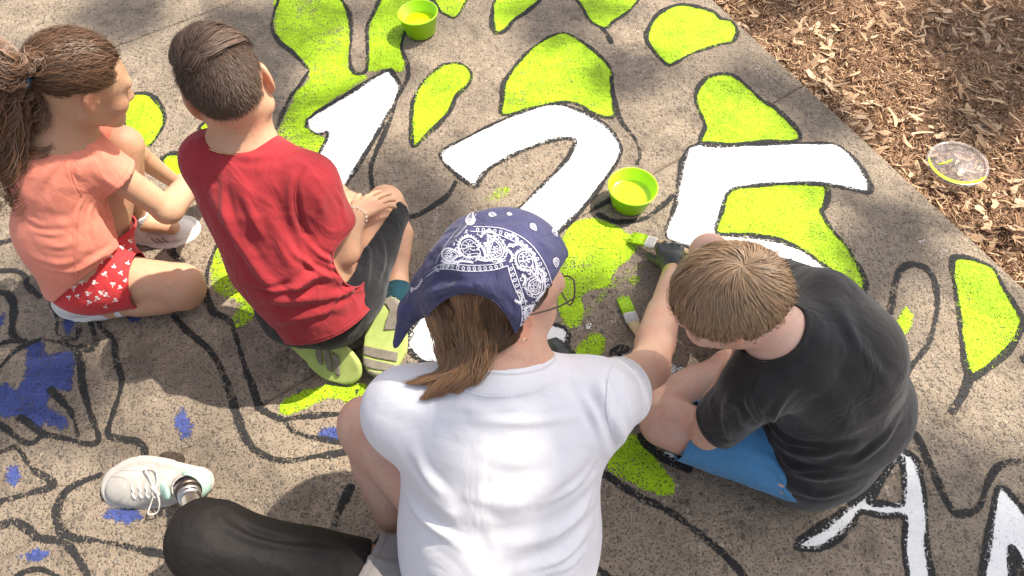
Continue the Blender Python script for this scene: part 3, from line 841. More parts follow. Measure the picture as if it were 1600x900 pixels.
def ribbons(name, lines, width, mat, parent, lift=.0006):
    """flat lines lying on a surface: lines = list of (points, normals)[, width]"""
    VV = []; FF = []; o = 0
    for ln in lines:
        p, n = ln[0], ln[1]; w = ln[2] if len(ln) > 2 else width
        if len(p) < 2: continue
        t = np.gradient(p, axis=0); s = np.cross(n, t); s /= (np.linalg.norm(s, axis=1)[:, None] + 1e-12)
        q = p + n * lift; VV += [q - s * w / 2, q + s * w / 2]; m = len(p)
        FF += [(o + i, o + m + i, o + m + i + 1, o + i + 1) for i in range(m - 1)]; o += 2 * m
    return mesh_np(name, np.vstack(VV), np.array(FF), mat, parent)
def patch(name, tree, poly, mat, parent, lift=.0008, n=7, thick=0., step=2.4):
    """a filled outline seen in the photograph, laid onto a surface as a thin skin"""
    poly = np.array(poly, float); lo = poly.min(0); hi = poly.max(0)
    xs = np.arange(lo[0], hi[0] + step, step); ys = np.arange(lo[1], hi[1] + step, step)
    X, Y = np.meshgrid(xs, ys, indexing='ij'); q = np.stack([X.ravel(), Y.ravel()], 1); sd = poly_sd(q, poly)
    # pull rim points onto the outline
    for i in np.nonzero((sd < 0) & (sd > -step * 1.5))[0]:
        best = None
        for a, b in zip(poly, np.roll(poly, -1, 0)):
            t = np.clip((q[i] - a) @ (b - a) / ((b - a) @ (b - a)), 0, 1); c = a + t * (b - a)
            if best is None or np.linalg.norm(c - q[i]) < best[0]: best = (np.linalg.norm(c - q[i]), c)
        q[i] = best[1]
    keep = sd > -step * 1.5
    V = np.zeros((len(q), 3)); ok = keep.copy()
    for i in np.nonzero(keep)[0]:
        a, b = hit(tree, *q[i])
        if a is None: ok[i] = False
        else: V[i] = np.array(a) + np.array(b) * lift * (1 if b.dot(ray(*q[i])) < 0 else -1)
    idx = np.arange(len(q)).reshape(X.shape); f = np.stack([idx[:-1, :-1], idx[1:, :-1], idx[1:, 1:], idx[:-1, 1:]], -1).reshape(-1, 4)
    f = f[ok[f].all(1) & (sd[f] > 0).any(1)]
    if len(f) == 0: return None
    u, inv = np.unique(f, return_inverse=True); V = V[u]; f = inv.reshape(f.shape)
    mx = np.linalg.norm(V[f] - V[f].mean(1, keepdims=True), axis=2).max(1); f = f[mx < .012]
    o = mesh_np(name, V, f[:, ::-1], mat, parent)
    if thick: md = o.modifiers.new('thick', 'SOLIDIFY'); md.thickness = thick; md.offset = 0
    return o

# ------------------------------------------------------------------ anatomy
def frame(f, u):
    f = nrm(f); r = nrm(np.cross(f, u)); u = np.cross(r, f); return np.column_stack([r, f, u])      # columns: right, forward, up
def head_ops(c, M, s=1., neck=None, neck_r=.05, child=False):
    L = lambda x, y, z: np.asarray(c) + M @ (np.array([x, y, z]) * s)
    e = lambda x, y, z, r: ell(L(x, y, z), np.array(r) * s, M)
    o = [('u', e(0, -.012, .022, (.073, .092, .082)), .02), ('u', e(0, .035, .0, (.064, .056, .075)), .03),
         ('u', e(0, .046, -.05, (.052, .045, .055)), .03), ('u', cone(L(-.045, .0, -.062), L(-.012, .074, -.098), .022 * s, .017 * s), .03),
         ('u', cone(L(.045, .0, -.062), L(.012, .074, -.098), .022 * s, .017 * s), .03), ('u', e(0, .078, -.1, (.02, .016, .016)), .02),
         ('u', cone(L(-.034, .082, .016), L(.034, .082, .016), .013 * s), .018),
         ('u', e(-.036, .067, -.042, (.024, .022, .024)), .022), ('u', e(.036, .067, -.042, (.024, .022, .024)), .022),
         ('s', e(-.031, .099, -.006, (.017, .012, .009)), .014, 'real'), ('s', e(.031, .099, -.006, (.017, .012, .009)), .014, 'real'),
         ('u', e(-.031, .078, -.007, (.0135, .0125, .0115)), .004), ('u', e(.031, .078, -.007, (.0135, .0125, .0115)), .004),
         ('u', cone(L(0, .089, .004), L(0, .106, -.036), .0075 * s, .0105 * s), .014), ('u', e(0, .109, -.037, (.0105, .009, .009)), .008),
         ('u', e(-.012, .098, -.041, (.008, .009, .007)), .008), ('u', e(.012, .098, -.041, (.008, .009, .007)), .008),
         ('u', cone(L(-.019, .085, -.066), L(0, .0985, -.064), .0055 * s, .0075 * s), .006), ('u', cone(L(.019, .085, -.066), L(0, .0985, -.064), .0055 * s, .0075 * s), .006),
         ('u', cone(L(-.016, .086, -.076), L(.016, .086, -.076), .0075 * s), .006), ('u', e(0, .092, -.076, (.013, .007, .006)), .005),
         ('s', cone(L(-.021, .096, -.0705), L(.021, .096, -.0705), .0022 * s), .004, 'real')]
    for sx in (-1, 1):
        o += [('u', ell(L(sx * .077, -.006, -.012), np.array([.0075, .019, .032]) * s, M @ rotz(sx * .38) @ rotx(.12)), .008),
              ('u', ell(L(sx * .073, .0, -.034), np.array([.006, .010, .012]) * s, M), .008),
              ('s', ell(L(sx * .087, .003, -.010), np.array([.007, .0115, .020]) * s, M @ rotz(sx * .38)), .004, 'real'),
              ('u', ell(L(sx * .078, .011, -.014), np.array([.005, .005, .008]) * s, M), .004)]
    if neck is not None:
        o += [('u', cone(L(0, -.022, -.04), neck, neck_r * 1.0, neck_r * 1.08), .03)]
    return o
def rotz(a): c, s = math.cos(a), math.sin(a); return np.array([[c, -s, 0], [s, c, 0], [0, 0, 1.]])
def rotx(a): c, s = math.cos(a), math.sin(a); return np.array([[1., 0, 0], [0, c, -s], [0, s, c]])
def roty(a): c, s = math.cos(a), math.sin(a); return np.array([[c, 0, s], [0, 1., 0], [-s, 0, c]])
def hand_ops(w, d, n, side, s=1., curl=(.3, .35, .4, .45), bend=1., spread=1., thumb=(.75, .7, -.25), infl=0.):
    """wrist w, direction d to the fingers, n out of the back of the hand, side +1 puts the thumb along d x n"""
    d = nrm(d); n = nrm(n - d * (d @ n)); l = np.cross(d, n) * side; o = []
    w = np.asarray(w, float)
    off = (.026, .009, -.009, -.025); ln = (.070, .078, .072, .056); kz = (.084, .088, .084, .076)
    for i in range(4):
        kn = w + (d * kz[i] + l * off[i] * spread) * s
        o.append(('u', cone(w + l * off[i] * .62 * s, kn, .0135 * s + infl, .0105 * s + infl), .008))
        a = .0; p = kn; r = .0090 * s
        dirb = nrm(d + l * off[i] * 5 * (spread - .4))
        for j, fr in enumerate((.45, .31, .24)):
            a += curl[i] * (1, 1.25, .8)[j] * bend
            q = p + (dirb * math.cos(a) - n * math.sin(a)) * ln[i] * fr * s
            o.append(('u', cone(p, q, (r if j == 0 else r * (.98 - .06 * j)) + infl, r * (.92 - .07 * j) + infl), .003)); p = q
    t0 = w + (d * .022 + l * .024) * s; td = nrm(l * thumb[0] + d * thumb[1] + n * thumb[2])
    t1 = t0 + td * .036 * s; t2 = t1 + nrm(td + d * .5) * .030 * s; t3 = t2 + nrm(td + d * .9) * .024 * s
    o += [('u', cone(t0, t1, .0150 * s + infl, .0115 * s + infl), .01), ('u', cone(t1, t2, .0108 * s + infl, .0098 * s + infl), .003), ('u', cone(t2, t3, .0098 * s + infl, .0080 * s + infl), .003)]
    return o
def body(ops, h, mat, parent=None, name='person', tintf=None, key=None, relax=1):
    V, F = Field(ops, h).mesh(relax)
    tint = np.ones((len(V), 3)) if tintf is None else tintf(V)
    o = mesh_np(name, V, F, mat, parent, cols={'tint': tint})
    if key: GEO[key] = (V, F, bvh(V, F))
    return o
def blotch(V, tint, c, r, col):
    w = np.exp(-((np.linalg.norm(V - np.asarray(c), axis=1) / r) ** 2))[:, None]; return tint * (1 - w) + tint * np.array(col) * w
def face_tint(c, M, s, brow=(.35, .25, .2), lip=(1.0, .62, .58)):
    L = lambda x, y, z: np.asarray(c) + M @ (np.array([x, y, z]) * s)
    def f(V):
        t = np.ones((len(V), 3))
        for sx in (-1, 1):
            for k in range(6): t = blotch(V, t, L(sx * (.017 + .006 * k), .094 - .0035 * k, .017 + .004 * math.sin(k * .6)), .0052 * s, brow)
            for k in range(5): t = blotch(V, t, L(sx * (.021 + .005 * k), .089 - .001 * k, -.0035 + .003 * math.sin(k * .8)), .0032 * s, (.2, .15, .13))
            t = blotch(V, t, L(sx * .04, .075, -.04), .02 * s, (1.08, .9, .86)); t = blotch(V, t, L(sx * .082, -.006, -.012), .028 * s, (1.08, .82, .76))
        for k in range(-3, 4): t = blotch(V, t, L(k * .006, .094 - abs(k) * .002, -.070), .007 * s, lip)
        t = blotch(V, t, L(0, .115, -.04), .012 * s, (1.05, .9, .87))
        return t
    return f

# ------------------------------------------------------------------ hair made of strands
def strand_mesh(name, S_, w, tints, mat, parent, nrmdir):
    """S_ (n strands, m points, 3); flat ribbons facing nrmdir (same shape)"""
    n, m, _ = S_.shape
    t = np.gradient(S_, axis=1); s = np.cross(nrmdir, t); s /= (np.linalg.norm(s, axis=2, keepdims=True) + 1e-12)
    ww = (np.ones(m) * w); ww = ww * np.concatenate([np.linspace(1, 1, m - max(2, m // 3)), np.linspace(1, .15, max(2, m // 3))])
    a = S_ - s * ww[None, :, None] / 2; b = S_ + s * ww[None, :, None] / 2; mid = S_ + nrmdir * (ww * .06)[None, :, None]
    V = np.stack([a, mid, b], 2).reshape(-1, 3)       # ((i*m)+j)*3+k
    base = (np.arange(n)[:, None] * m + np.arange(m - 1)[None, :]) * 3
    F = []
    for k in (0, 1): F.append(np.stack([base + k, base + k + 1, base + 3 + k + 1, base + 3 + k], -1).reshape(-1, 4))
    F = np.vstack(F)
    T = np.repeat(np.repeat(tints[:, None, :], m, 1)[:, :, None, :], 3, 2).reshape(-1, 3)
    return mesh_np(name, V, F, mat, parent, cols={'tint': T})
def skull_cap(name, c, M, rad, off, keep, mat, parent, tone=(.7, .7, .7), n=64):
    """under-hair on the skull: keep(local unit direction) says where hair grows"""
    v = []; idx = {}; f = []
    th = np.linspace(0, math.pi, n // 2 + 1); ph = np.linspace(0, 2 * math.pi, n, endpoint=False)
    D = np.array([[(math.sin(a) * math.cos(b), math.sin(a) * math.sin(b), math.cos(a)) for b in ph] for a in th])
    K = keep(D.reshape(-1, 3)).reshape(D.shape[:2])
    pts = (np.asarray(c) + (D * np.asarray(rad) + off) @ M.T).reshape(-1, 3)
    for i in range(len(th) - 1):
        for j in range(n):
            l = (j + 1) % n
            if K[i, j] and K[i + 1, j] and K[i, l] and K[i + 1, l]: f.append((i * n + j, (i + 1) * n + j, (i + 1) * n + l, i * n + l))
    o = mesh_np(name, pts, np.array(f), mat, parent, cols={'tint': np.tile(tone, (len(pts), 1))})
    return o
def clumped(Q, D, k, amt, pw=1.6):
    """strands gather into k locks towards their tips"""
    n, m, _ = Q.shape; cen = RNG.choice(n, k, replace=False); near = np.argmax(D @ D[cen].T, axis=1)
    a = RNG.uniform(.35, 1., n)[:, None] * amt * np.linspace(0, 1, m)[None, :] ** pw
    return Q * (1 - a[..., None]) + Q[cen[near]] * a[..., None]
def tones(n, lo, hi, warm=.06):
    k = RNG.uniform(lo, hi, n)[:, None]; w = RNG.normal(0, warm, n)[:, None]
    return np.clip(np.hstack([k * (1 + w), k, k * (1 - w)]), .05, 3)
# ------------------------------------------------------------------ shoes
def shoe(heel, toe, up, parent, mats, L=None, laces=True, stripes=None, key=None, collar=.30, h=.0032, name='shoe', counter=None):
    """mats: sole, upper, lace, toe; heel and toe are ground points under the sole, up = away from the sole"""
    heel = np.asarray(heel, float); toe = np.asarray(toe, float); L = L or np.linalg.norm(toe - heel)
    y = nrm(toe - heel); z = nrm(np.asarray(up) - y * (np.asarray(up) @ y)); x = np.cross(y, z)
    p = lambda a, b, c: heel + (x * a + y * b + z * c) * L
    sole = [('u', cone(p(0, .13, .045), p(.012, .45, .045), .125 * L, .125 * L, z, .42), .02), ('u', cone(p(.012, .45, .045), p(.015, .70, .045), .125 * L, .172 * L, z, .36), .03),
            ('u', cone(p(.015, .70, .045), p(.0, .86, .05), .172 * L, .135 * L, z, .36), .03), ('cut', half(p(0, 0, .088), z)), ('cut', half(p(0, 0, .004), -z))]
    F0 = Field(sole, h); F0.U = F0.C; V, F = F0.mesh(2)
    so = mesh_np(name, V, F, mats[1], parent) if False else None
    upper = [('u', cone(p(0, .14, .12), p(.005, .42, .12), .108 * L, .105 * L), .03), ('u', cone(p(.005, .42, .10), p(.012, .70, .085), .11 * L, .142 * L, z, .62), .04),
             ('u', cone(p(.012, .70, .085), p(.0, .84, .075), .142 * L, .118 * L, z, .60), .03), ('u', cone(p(0, .36, .125), p(0, .60, .095), .07 * L, .078 * L), .02),
             ('u', cone(p(0, .15, .12), p(0, .15, .34), .115 * L, .122 * L), .02), ('cut', half(p(0, .15, collar), nrm(z - y * .12))), ('cut', half(p(0, 0, .03), -z)),
             ('s', cone(p(0, .15, .17), p(0, .15, .5), .085 * L, .09 * L), .006)]
    up_f = Field(upper, h); V2, F2 = up_f.mesh(2)
    o = mesh_np(name, V2, F2, mats[1], parent)
    md = o.modifiers.new('thick', 'SOLIDIFY'); md.thickness = .003; md.offset = -1
    so = mesh_np('sole', V, F, mats[0], o)
    if key: GEO[key] = (V, F, bvh(V, F)); GEO[key + '_upper'] = (V2, F2, bvh(V2, F2))
    T2 = bvh(V2, F2)
    if counter:
        q = .0022 / L
        hc = [('u', cone(p(0, .14, .12), p(.005, .42, .12), (.108 + q) * L, (.105 + q) * L), .03), ('u', cone(p(0, .15, .12), p(0, .15, .34), (.115 + q) * L, (.122 + q) * L), .02), ('cut', half(p(0, .15, collar + .012), nrm(z - y * .12))), ('cut', half(p(0, .27, .10), nrm(y + z * .55))), ('cut', half(p(0, 0, .075), -z)),
              ('s', cone(p(0, .15, .17), p(0, .15, .5), .088 * L, .093 * L), .006)]
        vh, fh = Field(hc, h).mesh(2); ho = mesh_np('heel_counter', vh, fh, counter, o); mdh = ho.modifiers.new('thick', 'SOLIDIFY'); mdh.thickness = .004; mdh.offset = -1
    def on_top(a, b, lift=.0015):
        q = p(a, b, .6); hh = T2.ray_cast(Vector(q), Vector(-z))
        return (np.array(hh[0]) + z * lift) if hh[0] is not None else p(a, b, .2)
    if laces:
        for k in range(4):
            yy = .44 + .065 * k
            tube_obj('lace', catmull([on_top(s_, yy + .018 * (i % 2)) for i, s_ in enumerate((-.065, -.03, 0, .03, .065))], 3), .0022, mats[2], o, 5)
        for sx in (-1, 1):
            q0 = on_top(0, .42, .004)
            bg_ = 1.6 if key == 'ps' else 1.
            loop = [q0, on_top(sx * .06 * bg_, .40, .010), on_top(sx * .125 * bg_, .45, .006), on_top(sx * .13 * bg_, .53, .004), on_top(sx * .07 * bg_, .49, .008), q0]
            tube_obj('lace', catmull(loop, 5), .0019, mats[2], o, 5)
        tube_obj('lace', catmull([on_top(-.04, .40), on_top(-.01, .41, .006), on_top(.02, .42, .006), on_top(.05, .40)], 4), .003, mats[2], o, 5)
    if stripes is not None:
        for sx in (-1, 1):
            for k in range(3):
                pts = []; ns = []
                for t in np.linspace(0, 1, 6):
                    q = p(sx * .4, .36 + .075 * k + .07 * t, .09 + .10 * (1 - t)); hh = T2.ray_cast(Vector(q), Vector(-x * sx))
                    if hh[0] is not None: pts.append(np.array(hh[0])); ns.append(x * sx)
                if len(pts) > 2: ribbons('stripe', [(np.array(pts), np.array(ns))], .028 * L * 1.4, stripes, o, .0009)
    return o, p

RGT = A(1, 0, 0)
# ================================================================== the girl in the coral shirt
M_SK_G = skin_mat('girl_skin', (.53, .325, .205)); M_CORAL = cloth_mat('coral_cotton', (.80, .27, .185), edge=.013, var=.06)
M_REDCH = cloth_mat('red_cherry_cotton', (.60, .045, .05), edge=.010, var=.08)
M_CHERRY = plain_mat('cherry_print', (.86, .78, .76), rough=.9, relief=0)
M_WSHOE = plain_mat('white_leather', (.74, .71, .66), rough=.5, var=.08, scale=30); M_WSOLE = plain_mat('white_rubber', (.70, .67, .62), rough=.6)
M_GREYST = plain_mat('grey_stripe', (.28, .24, .235), rough=.6); M_LACEW = plain_mat('white_lace', (.70, .66, .60), rough=.9); M_SOCK = cloth_mat('white_sock', (.74, .73, .76), wr=.5, wscale=60)
M_HAIR_G = hair_mat('dark_brown_curls', (.098, .052, .029))
def make_girl():
    c = P(128, 124, .605); M = frame((.70, .56, -.56), (.22, .16, 1)); s = .86
    neck = P(100, 214, .49); ch = P(90, 265, .41); wa = P(103, 368, .26); pe = P(138, 432, .13)
    rt = nrm([.5, -.86, 0]); fw = nrm([.86, .5, 0])
    rsh = P(132, 240, .445); lsh = P(78, 215, .46) + A(.02, .05, 0)
    rel = P(262, 328, .25); rwr = P(318, 262, .20); lel = lsh + A(.03, .09, -.19); lwr = lel + A(.02, .04, -.16)
    rhp = P(142, 430, .125); rkn = P(280, 444, .085); rks = P(287, 458, .06); rank = P(172, 478, .045)
    lhp = P(152, 395, .15); lkn = P(192, 226, .35); lank = P(212, 345, .085)
    ops = head_ops(c, M, s, neck, .044)
    ops += [('u', cone(ch, wa, .088, .082, fw, .8), .05), ('u', cone(wa, pe, .084, .098, fw, .9), .05), ('u', cone(lsh, rsh, .038), .05), ('u', cone(neck, ch, .05, .08), .04),
            ('u', cone(rsh, rel, .037, .0315), .02), ('u', cone(rel, rwr, .0325, .021), .012), ('u', cone(rel, rel * .5 + rwr * .5, .033, .03), .012),
            ('u', cone(lsh, lel, .035, .03), .02), ('u', cone(lel, lwr, .03, .02), .012),
            ('u', cone(rhp, rkn, .068, .053), .03), ('u', cone(rks, rank, .046, .031), .012), ('u', ell(rkn + A(.006, 0, -.01), (.055, .055, .055)), .02),
            ('u', cone(rks * .7 + rank * .3 + A(0, 0, .005), rks * .4 + rank * .6, .048, .042), .012),
            ('u', cone(lhp, lkn, .062, .046), .03), ('u', cone(lkn, lank, .043, .026), .015), ('u', cone(lkn * .75 + lank * .25 + A(-.012, -.01, 0), lkn * .4 + lank * .6 + A(-.008, -.01, 0), .043, .036), .02)]
    ops += hand_ops(rwr, nrm(P(352, 225, .12) - rwr), (.2, -.3, 1), -1, .74, (.5, .5, .5, .5)) + hand_ops(lwr, (.3, .7, -.5), (0, 0, 1), 1, .74)
    for an, d in ((rank, A(-1, .05, -.1)), (lank, A(.9, .05, -.35))): ops.append(('u', cone(an, an + nrm(d) * .09, .028, .022), .02))
    g = body(ops, .0042, M_SK_G, tintf=face_tint(c, M, s), key='girl')
    tag(g, 'girl with a curly ponytail in a coral shirt and cherry print shorts', 'person', 'people painting the pavement mural')
    # shirt
    ax = nrm(pe - ch); adir = nrm(rel - rsh); ldir = nrm(lel - lsh)
    cutp = P(183, 283, .365)
    so = [('u', cone(ch, wa, .100, .100, fw, .82), .06), ('u', cone(wa, pe + ax * .05, .099, .108, fw, .92), .06), ('u', cone(neck + ax * .035, ch, .055, .09), .05), ('u', cone(lsh, rsh, .047), .05),
          ('cut', half(P(110, 452, .13) + ax * .004, nrm(ax + rt * .15))), ('cut', half_line((104, 456), (188, 386), (190, 470))),
          ('u', cone(rsh, rsh + adir * .16, .048, .056), .03, (half(cutp, adir),)), ('u', cone(lsh, lsh + ldir * .16, .046, .054), .03, (half(lsh + ldir * .12, ldir),)),
          ('s', cone(neck - ax * .002, neck + nrm(nrm(c - neck) - ax * .8) * .14, .046, .062), .008)]
    garment('shirt', so, .0042, M_CORAL, g, key='gshirt', neck=neck, seams=[[(122, 226), (112, 248), (113, 275), (128, 304)], [(118, 318), (115, 360), (117, 410), (119, 450)]], folds=[
        ([(150, 312), (140, 340), (150, 380)], .005, .004), ([(30, 330), (60, 350), (80, 352)], .006, .004), ([(45, 360), (80, 366), (110, 362)], .005, .0035), ([(95, 245), (70, 275), (55, 310)], .007, .004), ([(160, 330), (172, 352), (186, 372)], .005, .005), ([(70, 420), (110, 424), (150, 408)], .005, .005),
        ([(120, 215), (150, 235), (165, 250)], .006, .004), ([(118, 240), (114, 262), (122, 300)], .004, -.004), ([(135, 306), (120, 335), (117, 400)], .004, .0035),
        ([(150, 308), (165, 330), (175, 360)], .009, .006), ([(60, 380), (95, 385), (120, 378)], .007, .005), ([(50, 400), (90, 412), (130, 405)], .007, .005), ([(110, 430), (140, 410), (175, 392)], .008, .006),
        ([(65, 345), (100, 350), (125, 343)], .010, .004), ([(90, 200), (110, 205), (135, 220)], .006, .004), ([(150, 270), (170, 285), (185, 292)], .007, .003)])
    # shorts
    td = nrm(rkn - rhp); tl = nrm(lkn - lhp)
    sh = [('u', cone(wa * .95 + pe * .05, pe, .090, .098, fw, .95), .05), ('u', cone(rhp - td * .01, rhp + td * .2, .077, .072), .05, (half(P(216, 426, .115), nrm(td + A(.12, .12, 0))),)), ('u', cone(lhp, lhp + tl * .16, .074, .068), .04, (half(lhp + tl * .13, tl),)),
          ('cut', half(wa * .85 + pe * .15, -ax))]
    garment('shorts', sh, .0042, M_REDCH, g, hem=True, key='gshorts', folds=[([(125, 440), (130, 452), (132, 464)], .005, .004), ([(140, 430), (148, 448), (152, 465)], .005, .004), ([(110, 440), (114, 450), (116, 460)], .005, .004), ([(160, 425), (168, 445), (172, 466)], .005, .003)])
    T = GEO['gshorts'][2]; rr = random.Random(3); lines = []; dots = []
    spots = [(172, 398), (192, 385), (205, 392), (155, 408), (178, 415), (128, 418), (140, 427), (190, 428), (165, 430), (150, 442), (128, 443), (176, 446), (200, 410), (108, 440), (92, 442), (115, 452), (160, 456), (140, 458), (186, 450), (100, 450), (80, 438), (198, 440), (122, 430), (205, 375), (168, 462), (75, 446), (90, 458), (122, 464), (150, 468), (178, 470), (108, 466), (138, 474), (165, 478)]
    for (x, y) in spots:
        a = rr.uniform(0, 6.28); k = rr.uniform(.8, 1.15)
        for d in (-.5, .6):
            cx, cy = x + 4.0 * k * math.cos(a + d), y + 3.4 * k * math.sin(a + d)
            q, n = project(T, [(cx - 1.7 * k, cy), (cx, cy - .4), (cx + 1.7 * k, cy)], 2)
            lines.append((q, n, .0052 * k)) if len(q) > 2 else None
            q, n = project(T, [(cx, cy), (x - 1.5 * k * math.cos(a), y - 1.5 * k * math.sin(a)), (x - 3.5 * k * math.cos(a), y - 3.5 * k * math.sin(a))], 3)
            lines.append((q, n, .0011)) if len(q) > 2 else None
    ribbons('cherry_print', lines, .003, M_CHERRY, g, .0009)
    # socks and shoes
    for an, d, kn in ((lank, A(.9, .02, -.35), lkn), (rank, A(-1, .05, -.1), rks)):
        u = nrm(kn - an)
        garment('sock', [('u', cone(an - u * .03, an + u * .05, .034, .034), .01), ('cut', half(an + u * .04, u))], .004, M_SOCK, g, rough=None, thick=.002)
    shoe(P(208, 372, .0), P(318, 357, .0), (-.1, -.25, 1), g, (M_WSOLE, M_WSHOE, M_LACEW, M_WSHOE), L=.185, stripes=M_GREYST)
    shoe(P(186, 474, .03), P(108, 475, .028), (.15, -.75, .62), g, (M_WSOLE, M_WSHOE, M_LACEW, M_WSHOE), L=.165, laces=False)
    # hair: drawn back from the hairline to a tie low on the back of the head
    rad = np.array([.0765, .098, .0885]) * s; off = np.array([0, -.012, .024]) * s
    tie_l = nrm(A(.18, -1, -.12))
    def keep(D):
        x, y, z = D.T
        return ~((y > .74 - .22 * np.maximum(z, 0)) & (z < .52)) & (z > -.30 - .25 * np.maximum(-y, 0) + .55 * np.maximum(y + .15, 0)) & ~((np.abs(x) > .78) & (z < -.12) & (y > -.25))
    cap = skull_cap('hair', c, M, rad, off, keep, M_HAIR_G, g, (.6, .6, .6))
    n, m = 13000, 12
    D = RNG.normal(size=(n * 3, 3)); D /= np.linalg.norm(D, axis=1)[:, None]; D = D[keep(D)][:n]; n = len(D)
    ang = np.arccos(np.clip(D @ tie_l, -1, 1)); L = np.minimum(ang, RNG.uniform(.5, 1.1, n))
    St = np.zeros((n, m, 3)); Nn = np.zeros((n, m, 3)); hs = RNG.uniform(.001, .009, n) * s; ph = RNG.uniform(0, 6.28, n); cl = np.array([mnoise.noise(Vector((d[0] * 7, d[1] * 7, d[2] * 7))) for d in D]) * 5
    for j in range(m):
        a = ang - L * j / (m - 1)
        perp = D - tie_l * (D @ tie_l)[:, None]; perp /= np.linalg.norm(perp, axis=1)[:, None]
        side = np.cross(tie_l, perp); wv = np.sin(j * .95 + cl * 2 + ph * .12) * .042 * np.minimum(1, a)[...]
        q = tie_l * np.cos(a)[:, None] + perp * np.sin(a)[:, None] + side * wv[:, None]; q /= np.linalg.norm(q, axis=1)[:, None]
        hh = hs * math.sin(min(1, j / 3) * 1.57) + .0032 * np.sin(j * .9 + cl * 3) + np.where(hs > .0072, .004, 0)
        St[:, j] = np.asarray(c) + (q * rad + off + q * hh[:, None]) @ M.T; Nn[:, j] = q @ M.T
    St = clumped(St, D, 420, .6, 1.0)
    strand_mesh('hair_strands', St, .0009, tones(n, .6, 1.9), M_HAIR_G, cap, Nn)
    # loose hair at the temple and the curly ponytail
    tie = np.asarray(c) + M @ (tie_l * rad * 1.02 + off)
    n, m = 2300, 34; St = np.zeros((n, m, 3)); Nn = np.zeros((n, m, 3))
    ends = [P(10, 300, .43), P(35, 285, .43), P(42, 300, .42), P(28, 335, .38), P(2, 250, .46), P(44, 262, .45), P(-10, 205, .47), P(22, 240, .49)]
    mids = [P(-5, 180, .55), P(15, 200, .55), P(24, 215, .53), P(12, 240, .50), P(0, 150, .58), P(26, 190, .54), P(-8, 160, .56), P(20, 170, .58)]
    i = 0
    while i < n:
        k = RNG.integers(len(ends)); e0 = ends[k] + RNG.normal(0, .024, 3); m0 = mids[k] + RNG.normal(0, .030, 3)
        q0 = tie + M @ (A(.0, -.045, .012) * s) + RNG.normal(0, .017, 3); fz = RNG.random() < .12
        if RNG.random() < .35: e0 = m0 + (e0 - m0) * RNG.uniform(.3, .8)
        r0 = RNG.uniform(.008, .019); f0 = RNG.uniform(.7, 1.15); p0 = RNG.uniform(0, 6.28); lt = RNG.uniform(.7, 1.5)
        for q_ in range(26):
            if i >= n: break
            sp_ = .0075 if fz else .0030
            e = e0 + RNG.normal(0, sp_, 3); md = m0 + RNG.normal(0, sp_, 3); st = tie + RNG.normal(0, .006, 3); t1 = q0 + RNG.normal(0, sp_, 3)
            cu = catmull([st, t1, md, e], 11); cu = np.array([cu[int(q)] for q in np.linspace(0, len(cu) - 1, m)])
            tn = nrm(e - st); u = nrm(np.cross(tn, [.3, .2, 1])); w = np.cross(tn, u); tt = np.linspace(0, 1, m)
            ph = p0 + RNG.normal(0, .8 if fz else .25); f = f0 * RNG.normal(1, .03)
            cu = cu + (u * np.cos(np.arange(m)[:, None] * f + ph) + w * np.sin(np.arange(m)[:, None] * f + ph)) * (r0 * RNG.uniform(.8, 1.15) * np.minimum(1, tt * 3))[:, None]
            St[i] = cu; Nn[i] = np.tile(nrm(np.array(CAMV) - cu[10]), (m, 1)) + (cu - md) * 4; i += 1
    Nn /= np.linalg.norm(Nn, axis=2, keepdims=True)
    strand_mesh('ponytail', St, .00105, tones(n, .5, 2.6, .09), M_HAIR_G, g, Nn)
    M_TIE = plain_mat('blue_elastic', (.03, .22, .50), rough=.6)
    ax_t = nrm(M @ tie_l); v, f = revolve([(.012, -.009), (.022, -.007), (.0265, 0), (.022, .007), (.012, .009)], tie + ax_t * .013, ax_t, 24)
    mesh_np('hair_tie', v, f, M_TIE, g)
make_girl()

